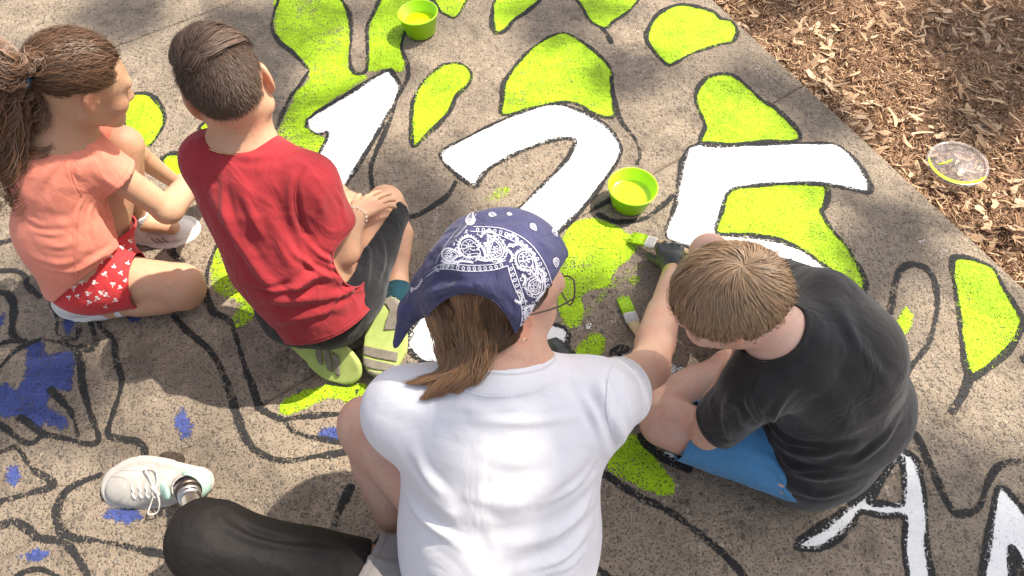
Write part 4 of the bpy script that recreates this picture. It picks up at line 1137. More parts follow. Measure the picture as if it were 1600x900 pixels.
# ================================================================== the boy in the red shirt
M_SK_R = skin_mat('red_boy_skin', (.56, .33, .21)); M_RED = cloth_mat('red_cotton', (.33, .027, .034), edge=.014, var=.10, wr=.45)
M_BLKSH = cloth_mat('black_shorts', (.016, .016, .019), var=.2, edge=.012); M_HAIR_R = hair_mat('short_dark_hair', (.090, .058, .042), .6)
M_LIME = plain_mat('lime_rubber', (.40, .49, .14), rough=.65, var=.12, scale=18, relief=.3); M_GREYRB = plain_mat('grey_rubber', (.20, .175, .14), rough=.7, var=.15, scale=60, relief=.5)
M_BLKUP = cloth_mat('black_mesh_upper', (.022, .022, .025), weave=500, relief=.6); M_LACEB = plain_mat('dark_lace', (.05, .05, .055), rough=.9)
M_GOLD = plain_mat('gold_chain', (.75, .55, .28), rough=.35, metal=1.); M_TEAL = cloth_mat('teal_sock', (.012, .055, .075))
def make_red_boy():
    c = P(354, 132, .68); M = frame((-.36, .88, -.33), (-.17, .1, 1)); s = .95
    neck = P(382, 226, .55); ch = P(408, 305, .45); wa = P(456, 408, .31); pe = P(502, 470, .185)
    rt = nrm([.98, -.18, 0]); fw = nrm([.18, .98, 0]); ax = nrm(pe - ch)
    lsh = P(332, 250, .52); rsh = P(482, 284, .505)
    rel = P(538, 392, .33); rwr = P(556, 336, .265)
    lel = lsh + A(.03, .12, -.19); lwr = P(532, 316, .20)
    rhp = P(548, 450, .185); rkn = P(603, 318, .125); rks = P(614, 330, .085); rank = P(621, 456, .075)
    lhp = P(455, 478, .185); lkn = P(520, 312, .12); lks = lkn + A(-.01, 0, -.04); lank = P(465, 512, .08)
    ops = head_ops(c, M, s, neck, .0415)
    ops += [('u', cone(ch, wa, .108, .100, fw, .75), .05), ('u', cone(wa, pe, .10, .112, fw, .85), .05), ('u', cone(lsh, rsh, .042), .05), ('u', cone(neck, ch, .055, .09), .05),
            ('u', cone(rsh, rel, .040, .033), .02), ('u', cone(rel, rwr, .034, .023), .012), ('u', cone(lsh, lel, .040, .033), .02), ('u', cone(lel, lwr, .033, .022), .012),
            ('u', cone(rhp, rkn, .068, .052), .03), ('u', cone(rks, rank, .044, .029), .012), ('u', cone(rks * .7 + rank * .3 + A(.008, 0, 0), rks * .45 + rank * .55, .045, .040), .012),
            ('u', cone(lhp, lkn, .068, .052), .03), ('u', cone(lks, lank, .044, .029), .012)]
    ops += hand_ops(rwr, nrm(P(610, 300, .235) - rwr), nrm(A(-.15, -.1, 1)), -1, .84, (.16, .14, .18, .24), spread=1.3)
    ops += hand_ops(lwr, (.4, .7, -.5), (0, -.3, 1), 1, .78)
    rtoe, ltoe = P(590, 598, .015), P(540, 578, .015)
    ops += [('u', cone(rank, P(607, 500, .075), .028, .024), .02), ('u', cone(lank, P(490, 535, .06), .028, .022), .02)]
    b = body(ops, .0040, M_SK_R, tintf=face_tint(c, M, s), key='redboy')
    tag(b, 'boy with dark cropped hair in a red shirt sitting on his heels', 'person', 'people painting the pavement mural')
    adir = nrm(rel - rsh); ldir = nrm(lel - lsh)
    so = [('u', cone(ch, wa, .122, .125, fw, .80), .06), ('u', cone(wa, pe + ax * .07, .126, .138, fw, .9), .06), ('u', cone(neck + ax * .035, ch, .06, .105), .06), ('u', cone(lsh, rsh, .052), .06),
          ('cut', half(P(502, 497, .17), nrm(ax + rt * .05))),
          ('u', cone(rsh, rsh + adir * .2, .054, .058), .035, (half(P(520, 354, .385), nrm(adir + A(.1, 0, 0))),)), ('u', cone(lsh, lsh + ldir * .16, .052, .056), .035, (half(lsh + ldir * .13, ldir),)),
          ('s', cone(neck + nrm(c - neck) * .002, c, .050, .060), .010)]
    garment('shirt', so, .0042, M_RED, b, key='rshirt', neck=neck, hem=True, seams=[[(478, 258), (463, 290), (462, 325), (474, 362)]], folds=[
        ([(475, 372), (498, 396), (520, 408)], .005, .006), ([(470, 385), (485, 415), (520, 432)], .005, .006), ([(440, 360), (465, 400), (500, 420)], .006, .005), ([(385, 440), (430, 455), (480, 445)], .006, .005), ([(380, 300), (400, 350), (420, 380)], .008, .004), ([(530, 440), (525, 470), (500, 500)], .005, .004), ([(520, 290), (535, 320), (540, 345)], .005, .004), ([(345, 270), (352, 330), (375, 390)], .007, .004),
        ([(470, 262), (462, 300), (470, 350), (490, 378)], .006, -.006), ([(455, 285), (452, 330), (462, 370)], .012, .006), ([(420, 300), (440, 380), (470, 440)], .014, .006), ([(330, 300), (380, 390), (440, 470)], .012, .006),
        ([(540, 440), (500, 430), (470, 445), (440, 470)], .010, .008), ([(560, 430), (545, 455), (500, 470)], .009, .007), ([(400, 470), (460, 470), (520, 460)], .012, .006), ([(350, 260), (400, 330), (430, 400)], .016, .004),
        ([(420, 505), (480, 495), (540, 475)], .010, .004), ([(490, 400), (515, 415), (540, 420)], .008, .007), ([(500, 300), (505, 330), (515, 345)], .008, .004), ([(345, 235), (385, 245), (440, 240)], .007, .003)])
    td = nrm(rkn - rhp); tl = nrm(lkn - lhp)
    sh = [('u', cone(wa * .4 + pe * .6, pe, .118, .128, fw, .9), .05), ('u', cone(rhp, rkn + td * .03, .083, .070), .04, (half(P(596, 345, .13), nrm(td * .9 + A(-.45, 0, 0))),)), ('u', cone(lhp, lkn, .083, .068), .04, (half(lhp + tl * .17, tl),)), ('cut', half(wa * .5 + pe * .5, -ax))]
    garment('shorts', sh, .0042, M_BLKSH, b, key='rshorts', rough=(.004, 16), folds=[([(565, 350), (575, 400), (570, 450)], .008, .006), ([(590, 360), (600, 400), (590, 440)], .008, .005)])
    # shoes, soles up, with grey tread pads
    for (heel, toe, up, key) in ((P(612, 462, .118), P(588, 596, .045), (.05, .42, -.9), 'rs'), (P(448, 524, .105), P(552, 588, .035), (.55, .45, -.72), 'ls')):
        o, p = shoe(heel, toe, up, b, (M_LIME, M_BLKUP, M_LACEB, M_BLKUP), L=.198, laces=False, key=key, collar=.36)
        T = GEO[key][2]
        if key == 'rs':
            pads = [[(576, 478), (590, 462), (606, 457), (622, 464), (632, 480), (634, 500), (626, 514), (600, 516), (604, 500), (610, 486), (602, 474), (590, 474), (578, 486)]] + \
                   [[(562, 538), (590, 545), (622, 551), (620, 565), (590, 560), (559, 551)], [(557, 556), (590, 564), (618, 570), (612, 580), (585, 577), (557, 569)], [(558, 574), (585, 581), (607, 585), (600, 592), (580, 590), (560, 585)]]
        else:
            pads = [[(456, 524), (464, 528), (474, 544), (468, 545), (460, 538)], [(493, 537), (502, 540), (505, 570), (498, 566), (494, 555)], [(507, 542), (516, 547), (521, 581), (512, 577), (507, 560)], [(520, 550), (530, 557), (532, 586), (526, 586), (521, 570)]]
        for pd in pads: patch('tread_pad', T, pd, M_GREYRB, o, .0022, thick=.003)
    lace_pts = [P(632, 505, .04), P(642, 515, .03), P(646, 522, .01), P(640, 530, .01), P(634, 522, .02), P(640, 510, .03)]
    tube_obj('lace', catmull(lace_pts, 5), .0025, plain_mat('grey_lace', (.2, .19, .18), rough=.9), b, 6)
    u = nrm(rks - rank); garment('sock', [('u', cone(rank - u * .02, rank + u * .03, .036, .036), .01), ('cut', half(rank + u * .018, u))], .004, M_TEAL, b, rough=None, thick=.002)
    # necklace and bracelet
    nd = nrm(neck - c); cc = neck * .70 + np.asarray(c) * .30 - nd * 0
    ring = []
    Tb = GEO['redboy'][2]
    cen = P(379, 214, .555)
    for k in range(40):
        a = 2 * math.pi * k / 40; d = nrm(rt * math.cos(a) + (fw * .8 + A(0, 0, -.35)) * math.sin(a)); hh = Tb.ray_cast(Vector(cen + d * .12), Vector(-d))
        if hh[0] is not None: ring.append(np.array(hh[0]) + d * .0012)
    tube_obj('necklace', np.array(ring), .0011, M_GOLD, b, 5, True)
    wd = nrm(rwr - rel)
    for k in range(16):
        a = 2 * math.pi * k / 16; x_ = nrm(np.cross(wd, [0, 0, 1])); y_ = np.cross(wd, x_)
        v, f = revolve([(.0001, -.003), (.0024, -.0018), (.0030, 0), (.0024, .0018), (.0001, .003)], rwr - wd * .012 + (x_ * math.cos(a) + y_ * math.sin(a)) * .0275, wd, 8)
        mesh_np('bracelet_bead', v, f, M_WSOLE, b)
    # hair: cropped back and sides, longer on top swept over to the right
    rad = np.array([.0755, .095, .0875]) * s; off = np.array([0, -.012, .024]) * s
    def keep(D):
        x, y, z = D.T
        return ~((y > .72) & (z < .45)) & (z > -.76 + .70 * np.maximum(y + .32, 0)) & ~((np.abs(x) > .80) & (z < -.10) & (y > -.35)) 
    cap = skull_cap('hair', c, M, rad, off, keep, M_HAIR_R, b, (1.25, 1.15, 1.1))
    # cropped hair
    n, m = 15000, 3; D = RNG.normal(size=(n * 3, 3)); D /= np.linalg.norm(D, axis=1)[:, None]; D = D[keep(D)][:n]; n = len(D)
    dn = nrm(A(0, -.25, -1)); St = np.zeros((n, m, 3)); Nn = np.zeros((n, m, 3))
    tg = dn - D * (D @ dn)[:, None] + RNG.normal(0, .25, (n, 3)); ln = RNG.uniform(.006, .012, n) * (1 + .5 * np.clip(D[:, 2], -.5, 1))
    for j in range(m):
        t = j / (m - 1); q = D * rad + off + tg * (ln * t)[:, None] + D * (ln * .30 * t)[:, None] + D * .0005
        St[:, j] = np.asarray(c) + q @ M.T; Nn[:, j] = D @ M.T
    strand_mesh('hair_strands', St, .0008, tones(n, .75, 1.5), M_HAIR_R, cap, Nn)
    # long top
    n, m = 7500, 10; D = RNG.normal(size=(n * 6, 3)); D /= np.linalg.norm(D, axis=1)[:, None]
    D = D[(D[:, 2] > .50 + .25 * np.maximum(-D[:, 1], 0)) & (D[:, 1] > -.70)][:n]; n = len(D)
    wh = nrm(A(-.18, -.55, .80)); St = np.zeros((n, m, 3)); Nn = np.zeros((n, m, 3)); ang = np.arccos(np.clip(D @ wh, -1, 1)); perp = D - wh * (D @ wh)[:, None]; perp /= np.linalg.norm(perp, axis=1)[:, None]
    flow = np.tile(nrm(A(.75, .55, .12)), (n, 1)); lng = RNG.uniform(.035, .070, n) * s
    cl = np.array([mnoise.noise(Vector((d[0] * 6, d[1] * 6, 3.))) for d in D])
    q = D.copy(); lift0 = RNG.uniform(.001, .011, n)
    for j in range(m):
        t = j / (m - 1); tgt = perp * (1 - t) * .8 + flow * (.5 + t * .8) + np.stack([cl * .6, -cl * .4, cl * 0], 1); tgt -= q * np.sum(tgt * q, 1)[:, None]; tgt /= np.linalg.norm(tgt, axis=1)[:, None]
        hh = .002 + lift0 * math.sin(min(t * 1.9, 1.57)) + .006 * np.maximum(cl, 0) * t
        St[:, j] = np.asarray(c) + (q * rad + off + q * hh[:, None]) @ M.T; Nn[:, j] = q @ M.T
        q = q + tgt * (lng / .085 / (m - 1))[:, None]; q /= np.linalg.norm(q, axis=1)[:, None]
    St = clumped(St, D, 170, .7)
    strand_mesh('hair_strands', St, .0011, tones(n, .65, 1.9), M_HAIR_R, cap, Nn)
make_red_boy()

# ================================================================== the boy in the black shirt
M_SK_B = skin_mat('black_shirt_boy_skin', (.68, .44, .34)); M_BLACKT = cloth_mat('black_cotton', (.026, .0235, .0235), edge=.014, var=.25, sheen=.25)
M_BLUESH = cloth_mat('blue_shorts', (.080, .245, .46), edge=.014, var=.10); M_HAIR_B = hair_mat('light_brown_hair', (.35, .228, .135), .38)
def make_black_boy():
    c = P(1137, 468, .57); M = frame((-.80, .12, -.56), (-.5, .1, .86)); s = .90
    neck = P(1243, 545, .475); ch = P(1298, 565, .40); wa = P(1316, 638, .25); pe = P(1270, 692, .125)
    rt = nrm([.68, .73, 0]); fw = nrm([-.73, .68, 0])
    lsh = P(1180, 605, .425); rsh = P(1283, 470, .45)
    lel = P(1104, 676, .20); lwr = P(1144, 580, .37); rel = P(1190, 430, .26); rwr = P(1120, 462, .20)
    lhp = P(1240, 728, .11); lkn = P(1037, 660, .115); lks = P(1030, 636, .095); lank = P(1135, 568, .065)
    rhp = P(1330, 640, .11); rkn = P(1108, 395, .14); rks = rkn + A(0, 0, -.045); rank = P(1215, 520, .06)
    ops = head_ops(c, M, s, neck, .047)
    ops += [('u', cone(neck, ch, .06, .10), .05), ('u', cone(ch, wa, .105, .105, fw, .85), .05), ('u', cone(wa, pe, .105, .11, fw, .95), .05), ('u', cone(lsh, rsh, .043), .05), ('u', cone(neck, neck * .4 + (lsh + rsh) * .3, .05, .05), .04),
            ('u', cone(lsh, lel, .040, .032), .02), ('u', cone(lel, lwr, .034, .023), .012), ('u', cone(lel * .75 + lwr * .25, lel * .45 + lwr * .55, .036, .031), .012), ('u', cone(rsh, rel, .040, .033), .02), ('u', cone(rel, rwr, .033, .022), .012),
            ('u', cone(lhp, lkn, .072, .055), .03), ('u', cone(lks, lank, .047, .030), .012), ('u', cone(lks * .7 + lank * .3, lks * .45 + lank * .55, .048, .042), .012),
            ('u', cone(rhp, rkn, .072, .052), .03), ('u', cone(rks, rank, .046, .030), .012)]
    ops += hand_ops(lwr, nrm(P(1172, 528, .45) - lwr), nrm(A(.35, -.9, -.2)), 1, .8, (.5, .5, .55, .6)) + hand_ops(rwr, (-.2, -.9, -.2), (0, 0, 1), -1, .8)
    for an, d in ((lank, A(.8, .3, -.2)), (rank, A(.3, -.9, -.2))): ops.append(('u', cone(an, an + nrm(d) * .10, .030, .024), .02))
    b = body(ops, .0040, M_SK_B, tintf=face_tint(c, M, s, (.7, .55, .45)), key='blackboy')
    tag(b, 'boy with light brown hair in a black shirt and blue shorts', 'person', 'people painting the pavement mural')
    ax1 = nrm(wa - ch); ld = nrm(lel - lsh); rd = nrm(rel - rsh)
    so = [('u', cone(neck * .96 + ch * .04, ch, .076, .118), .06), ('u', cone(neck, (lsh + rsh) * .5, .064, .064), .05), ('u', cone(ch, wa, .116, .122, fw, .88), .06), ('u', cone(wa, pe, .120, .118, fw, 1.0), .06), ('u', cone(lsh, rsh, .053), .06), ('u', cone(pe, pe + A(.005, -.01, -.06), .121, .118), .05),
          ('u', cone(wa + A(.06, .02, -.03), wa + A(.118, .05, -.10), .05, .012), .05),
          ('cut', half(A(0, 0, .030), A(-.10, .04, -1))),
          ('u', cone(lsh, lsh + ld * .26, .054, .055), .035, (half(lsh + ld * .170, nrm(ld + A(-.35, .1, .1))),)), ('u', cone(rsh, rsh + rd * .2, .054, .06), .035, (half(rsh + rd * .17, rd),)),
          ('s', cone(neck + nrm(c - neck) * .014, c, .053, .062), .010)]
    garment('shirt', so, .0042, M_BLACKT, b, key='bshirt', rough=(.0035, 12), neck=neck, hem=True, seams=[[(1196, 575), (1180, 605), (1186, 640), (1200, 668)]], folds=[
        ([(1200, 660), (1230, 690), (1290, 700)], .006, .005), ([(1210, 700), (1240, 730), (1300, 735)], .005, .005), ([(1140, 625), (1160, 650), (1165, 690)], .006, .005), ([(1120, 640), (1135, 665), (1140, 695)], .005, .004), ([(1240, 610), (1215, 640), (1205, 665)], .007, .005), ([(1310, 480), (1340, 540), (1390, 600)], .010, .003), ([(1330, 730), (1380, 690), (1405, 650)], .008, .004),
        ([(1185, 590), (1170, 625), (1190, 660), (1200, 690)], .007, .006), ([(1150, 610), (1135, 640), (1140, 680)], .010, .006), ([(1205, 690), (1260, 710), (1330, 700)], .012, .006), ([(1215, 720), (1270, 745), (1330, 740)], .012, .006), ([(1230, 760), (1280, 775), (1330, 765)], .010, .005),
        ([(1250, 580), (1300, 620), (1330, 690)], .02, .005), ([(1290, 440), (1320, 500), (1350, 560)], .02, .004), ([(1120, 610), (1112, 622), (1108, 634)], .005, .004)])
    # ribbed collar
    V, F, T = GEO['bshirt']; E, cn = edges_of(F); 
    td = nrm(lkn - lhp); tr = nrm(rkn - rhp)
    sh = [('u', cone(wa * .3 + pe * .7, pe, .100, .100), .05), ('u', cone(lhp, lkn, .075, .072), .04, (half(P(1073, 678, .125), nrm(td + A(0, .05, .1))),)), ('u', cone(rhp, rkn, .087, .072), .04, (half(rhp + tr * .24, tr),)), ('cut', half(A(0, 0, .012), A(0, 0, -1)))]
    garment('shorts', sh, .0042, M_BLUESH, b, hem=True, rough=(.005, 15), key='bshorts', folds=[([(1130, 700), (1150, 715), (1180, 740)], .008, .004), ([(1170, 700), (1200, 720), (1215, 750)], .009, .007), ([(1195, 700), (1220, 740), (1232, 768)], .007, .007), ([(1110, 690), (1130, 700), (1160, 700)], .008, .004), ([(1210, 760), (1228, 770), (1240, 790)], .006, .006)])
    for an, d in ((lank, A(.75, .35, -.1)), (rank, A(.3, -.9, -.1))):
        d = nrm(d * A(1, 1, 0)); q = A(an[0], an[1], 0) - d * .05
        shoe(q, q + d * .2, (0, 0, 1), b, (M_WSOLE, M_BLKUP, M_LACEB, M_BLKUP), L=.2, laces=False)
    # hair falling from the whorl
    rad = np.array([.078, .099, .0905]) * s; off = np.array([0, -.012, .024]) * s
    wh = nrm(M.T @ (P(1160, 418, .67) - (np.asarray(c) + M @ off)) / rad)
    def keep(D):
        x, y, z = D.T
        return ~((y > .70) & (z < .35)) & (z > -.42 + .45 * np.maximum(y + .1, 0)) & ~((np.abs(x) > .80) & (z < -.10) & (y > -.22))
    cap = skull_cap('hair', c, M, rad, off, keep, M_HAIR_B, b, (.85, .82, .8))
    n, m = 21000, 11; D = RNG.normal(size=(n * 3, 3)); D /= np.linalg.norm(D, axis=1)[:, None]; D = D[keep(D)][:n]; n = len(D)
    ang0 = np.arccos(np.clip(D @ wh, -1, 1)); perp = D - wh * (D @ wh)[:, None]; perp /= np.linalg.norm(perp, axis=1)[:, None]; side = np.cross(wh, perp)
    lng = RNG.uniform(.38, .90, n) * (.55 + .45 * np.clip(1 - (D[:, 2] < -.1) * .6, 0, 1)); lift = RNG.uniform(.001, .011, n) * np.where(RNG.random(n) < .04, 1.9, 1)
    cl = np.array([mnoise.noise(Vector((d[0] * 9, d[1] * 9, d[2] * 9))) for d in D]); cl2 = np.array([mnoise.noise(Vector((d[0] * 22, d[1] * 22, d[2] * 22 + 5))) for d in D])
    St = np.zeros((n, m, 3)); Nn = np.zeros((n, m, 3))
    for j in range(m):
        t = j / (m - 1); a = ang0 + lng * t; sw = (.55 * t * np.exp(-ang0 * 1.0) + .30 * cl * t + .17 * cl2 * t)
        q = wh * np.cos(a)[:, None] + (perp * np.cos(sw)[:, None] + side * np.sin(sw)[:, None]) * np.sin(a)[:, None]
        over = np.maximum(0, a - 1.75)
        hh = .0015 + lift * math.sin(min(1.57, t * 2.2)) + .006 * np.maximum(0, cl) * t - .012 * np.maximum(0, t - .6) * (1 - over) + .005 * over
        St[:, j] = np.asarray(c) + (q * rad + off + q * hh[:, None]) @ M.T; Nn[:, j] = q @ M.T
    St = clumped(St, D, 420, .75); 
    strand_mesh('hair_strands', St, .0009, tones(n, .78, 1.28, .05), M_HAIR_B, cap, Nn)
make_black_boy()

# ================================================================== the woman in the bandana
M_SK_W = skin_mat('woman_skin', (.63, .385, .28)); M_TEE = cloth_mat('white_cotton', (.75, .74, .775), edge=.016, var=.03, wr=.24, wscale=11)
M_BAND = cloth_mat('navy_bandana', (.070, .070, .150), edge=.006, var=.10, weave=700, relief=.4, wr=.7, wscale=24); M_BPRINT = plain_mat('bandana_print', (.70, .69, .76), rough=.9, relief=0)
M_GREYS = cloth_mat('grey_marl', (.235, .22, .215), var=.25, weave=420, relief=.6, edge=.014); M_SLEEVE = cloth_mat('black_neoprene', (.013, .0115, .011), rough=.7, var=.25, sheen=.0, wr=.3)
M_HAIR_W = hair_mat('brown_hair', (.215, .118, .060), .34); M_GLOVE = plain_mat('black_rubber_glove', (.024, .025, .026), rough=.42, var=.3, scale=25, relief=.35)
M_STEEL = plain_mat('steel_tube', (.62, .58, .55), rough=.22, metal=1., var=.1); M_WIRE = plain_mat('bronze_wire', (.10, .075, .06), rough=.35, metal=.8)
M_MINT = plain_mat('mint_mesh', (.38, .56, .47), rough=.75, var=.10, scale=25, relief=.25); M_CREAM = plain_mat('cream_mesh', (.45, .425, .385), rough=.8, var=.06, scale=60, relief=.3)
M_LENS, t_, b_ = new_mat('lens_glass'); mx_ = t_.nodes.new('ShaderNodeMixShader'); tr_ = t_.nodes.new('ShaderNodeBsdfTransparent'); b_.inputs['Roughness'].default_value = .04
mx_.inputs[0].default_value = .07; t_.links.new(tr_.outputs[0], mx_.inputs[1]); t_.links.new(b_.outputs[0], mx_.inputs[2]); t_.links.new(mx_.outputs[0], t_.nodes['Material Output'].inputs[0])
def make_woman():
    c = P(786, 447, .66); M = frame((.84, .40, -.38), (.04, .28, 1)); s = .95
    neck = P(795, 590, .545); ch = P(785, 690, .425); wa = P(780, 840, .26); pe = P(775, 975, .12)
    fw = A(0, 1, 0); ax = nrm(pe - ch); rt = A(1, 0, 0)
    lsh = P(634, 640, .50); rsh = P(925, 627, .485)
    rel = P(1014, 574, .31); rwr = P(1053, 420, .085); lel = lsh + A(.06, .13, -.24); lwr = P(838, 556, .06)
    rkn = P(573, 668, .35); rks = P(572, 685, .33); rank = P(650, 885, .07); rhp = pe + A(.06, .04, .03)
    lhp = pe + A(-.09, .03, .02); lkn = P(331, 850, .30); lshn = P(296, 800, .13)
    ops = head_ops(c, M, s, neck, .048)
    ops += [('u', cone(neck, ch, .07, .12, fw, .8), .06), ('u', cone(ch, wa, .145, .130, fw, .72), .06), ('u', cone(wa, pe, .13, .155, fw, .8), .06), ('u', cone(lsh, rsh, .050), .07),
            ('u', cone(rsh, rel, .047, .041), .02), ('u', cone(rel, rwr, .042, .027), .012), ('u', cone(rel * .8 + rwr * .2, rel * .5 + rwr * .5, .043, .037), .012),
            ('u', cone(lsh, lel, .047, .040), .02), ('u', cone(lel, lwr, .040, .027), .012),
            ('u', cone(rhp, rkn, .080, .050), .03), ('u', cone(rks, rank, .043, .031), .015), ('u', cone(rks * .78 + rank * .22 + A(-.004, .01, 0), rks * .5 + rank * .5, .046, .039), .015), ('u', ell(rkn + A(-.005, .012, .0), (.047, .047, .047)), .02),
            ('u', cone(lhp, lkn, .076, .055), .03), ('u', cone(lkn, lkn * .6 + lshn * .4, .055, .045), .02)]
    ops += [('u', cone(rank, rank + A(.14, .03, -.02), .032, .026), .02)]
    hd = nrm(P(1041, 356, .066) - rwr); hn = nrm(A(-.25, -.25, 1))
    ops += hand_ops(rwr, hd, hn, -1, .92, (.55, .6, .75, .9), thumb=(.6, .8, -.55)) + hand_ops(lwr, (.75, .35, -.35), (0, 0, 1), 1, .98, (.6, .5, .5, .6))
    ft_ = face_tint(c, M, s, (.75, .65, .6))
    def wt_(V):
        t = ft_(V)
        for k_, r_ in ((.96, .018), (.90, .014), (.84, .009)): t = blotch(V, t, rel * (1 - k_) + rwr * k_ + A(-.02, 0, .012), r_, (.70, 1.25, .12))
        return t
    w = body(ops, .0044, M_SK_W, tintf=wt_, key='woman')
    tag(w, 'woman in a navy paisley bandana and white shirt with a prosthetic leg', 'person', 'people painting the pavement mural')
    # shirt
    rd = nrm(rel - rsh); ld = nrm(lel - lsh)
    so = [('u', cone(neck + ax * .008, ch, .076, .140, fw, .85), .07), ('u', cone(ch, wa, .166, .160, fw, .76), .08), ('u', cone(wa, pe + ax * .05, .160, .172, fw, .85), .08), ('u', cone(lsh, rsh, .055), .07),
          ('cut', half(pe + ax * .02, ax)),
          ('u', cone(rsh, rsh + rd * .20 + A(.0, -.02, -.01), .066, .066), .05, (half(P(1004, 628, .415), nrm(rd + A(.35, 0, -.1))),)), ('u', cone(lsh, lsh + ld * .18, .062, .064), .05, (half(lsh + ld * .15, ld),)),
          ('s', cone(neck + nrm(c - neck) * .020, c, .056, .066), .012)]
    garment('shirt', so, .0045, M_TEE, w, key='wshirt', rough=(.0035, 9), neck=neck, rib=.016, hem=True, seams=[[(958, 572), (948, 605), (950, 650), (966, 694)], [(700, 600), (760, 618), (830, 612), (880, 588)]], folds=[
        ([(690, 628), (760, 640), (840, 630)], .006, .003), ([(740, 650), (820, 660), (900, 650)], .006, .0025), ([(900, 600), (925, 640), (945, 690)], .006, .005), ([(930, 720), (900, 760), (850, 790)], .007, .004), ([(935, 750), (905, 800), (850, 850)], .007, .004), ([(900, 880), (860, 895), (820, 910)], .006, .004), ([(640, 690), (665, 740), (700, 780)], .008, .004), ([(625, 760), (660, 810), (720, 850)], .008, .004), ([(975, 600), (985, 640), (985, 690)], .006, .003), ([(760, 700), (800, 720), (850, 715)], .012, .003),
        ([(700, 640), (790, 655), (880, 625)], .010, .004), ([(720, 665), (800, 668), (900, 640)], .012, .003), ([(910, 585), (935, 600), (960, 660), (975, 690)], .010, .006), ([(960, 590), (955, 640), (965, 700)], .010, -.005), ([(885, 570), (900, 590), (935, 610)], .009, .004),
        ([(930, 780), (870, 830), (780, 860)], .014, .005), ([(925, 820), (880, 870), (820, 895)], .010, .006), ([(640, 720), (680, 780), (740, 830)], .022, .004), ([(920, 700), (860, 760), (760, 800)], .02, .004), ([(650, 800), (720, 860), (760, 890)], .016, .003), ([(600, 620), (640, 640), (700, 645)], .012, .003), ([(915, 860), (890, 885), (870, 898)], .006, .006)])
    # grey shorts on both thighs
    td = nrm(rkn - rhp); tl = nrm(lkn - lhp)
    sh = [('u', cone(wa * .25 + pe * .75, pe, .16, .17, fw, .85), .05), ('u', cone(rhp, rkn, .098, .075), .04, (half(rhp + td * .27, td),)), ('u', cone(lhp, lkn, .098, .083), .04, (half(P(565, 880, .22), nrm(tl + A(0, .3, 0))),)), ('cut', half(A(0, 0, .008), A(0, 0, -1)))]
    garment('shorts', sh, .005, M_GREYS, w, key='wshorts', rough=(.005, 14), folds=[([(575, 870), (600, 880), (640, 885)], .006, .006)])
    # prosthesis: neoprene sleeve, socket, steel pylon, ankle
    garment('prosthesis_sleeve', [('u', cone(lhp + tl * .16, lkn, .077, .064), .03), ('u', cone(lkn, lkn * .55 + lshn * .45, .064, .056), .03), ('u', ell(lkn + A(-.010, .01, .004), (.063, .062, .062)), .02), ('cut', half(lkn * .5 + lshn * .5, nrm(lshn - lkn))), ('cut', half(lhp + tl * .18, -tl))], .0045, M_SLEEVE, w, key='sleeve', rough=(.003, 14),
            folds=[([(340, 790), (350, 820), (420, 850), (540, 862)], .007, .004), ([(300, 850), (380, 870), (480, 880)], .02, .004), ([(355, 800), (400, 832), (480, 850)], .006, -.004)])
    o, p = shoe(P(340, 748, .012), P(146, 764, 0), (.04, -.50, .85), w, (M_CREAM, M_CREAM, M_LACEW, M_CREAM), L=.255, laces=True, key='ps', collar=.27, counter=M_MINT)
    T = GEO['ps_upper'][2]
    an = p(0, .16, .22)
    py = tube_obj('pylon', [lkn * .5 + lshn * .5, lkn * .25 + lshn * .75, an], .0185, M_STEEL, w, 24)
    for k, (t_, r_) in enumerate(((.022, .027), (.045, .0235), (.060, .0225))):
        dd_ = nrm(lkn * .25 + lshn * .75 - an); q = an + dd_ * t_; v, f = revolve([(r_ - .006, -.006), (r_, -.005), (r_, .005), (r_ - .006, .006)], q, dd_, 28); mesh_np('clamp_ring', v, f, M_WIRE if k == 0 else M_STEEL, py)
    M_MAUVE = plain_mat('mauve_lining', (.40, .33, .38), rough=.8, var=.25, scale=40)
    v, f = Field([('u', cone(p(0, .15, .10), p(0, .15, .20), .078 * .255, .07 * .255), .02), ('u', cone(p(0, .17, .16), p(0, .32, .15), .07 * .255, .05 * .255), .02)], .0035).mesh(2); mesh_np('foot_shell', v, f, M_MAUVE, o)
    v, f = Field([('u', cone(p(-.02, .30, .30), p(.02, .40, .20), .062 * .255, .06 * .255, nrm(p(0, 1, 1) - p(0, 0, 0)), .4), .02)], .003).mesh(2); mesh_np('tongue', v, f, M_MINT, o)
    wh = plain_mat('white_overlay', (.78, .74, .70), rough=.6)
    lines = [project(T, q, 6) + (.004,) for q in ([(290, 738), (312, 742), (328, 756), (334, 776)], [(300, 733), (322, 740), (336, 756), (340, 772)])]
    ribbons('overlay_stripe', [l for l in lines if len(l[0]) > 2], .004, wh, o, .003)
    seam = plain_mat('seam_thread', (.42, .39, .35), rough=.8)
    lines = [project(T, q, 6) for q in ([(160, 752), (175, 745), (195, 747), (200, 760), (190, 780), (172, 790), (158, 785), (154, 770), (160, 752)], [(146, 770), (150, 750), (165, 738), (210, 735), (235, 738)], [(203, 745), (205, 770), (200, 785)])]
    ribbons('seam', [l for l in lines if len(l[0]) > 2], .0016, seam, o, .0012)
    # bent bare leg's shoe, tucked under her
    q = A(rank[0] + .02, rank[1] - .03, 0)
    shoe(q, q + A(.22, -.02, 0), (0, 0, 1), w, (M_WSOLE, M_CREAM, M_LACEW, M_CREAM), L=.24, laces=False)
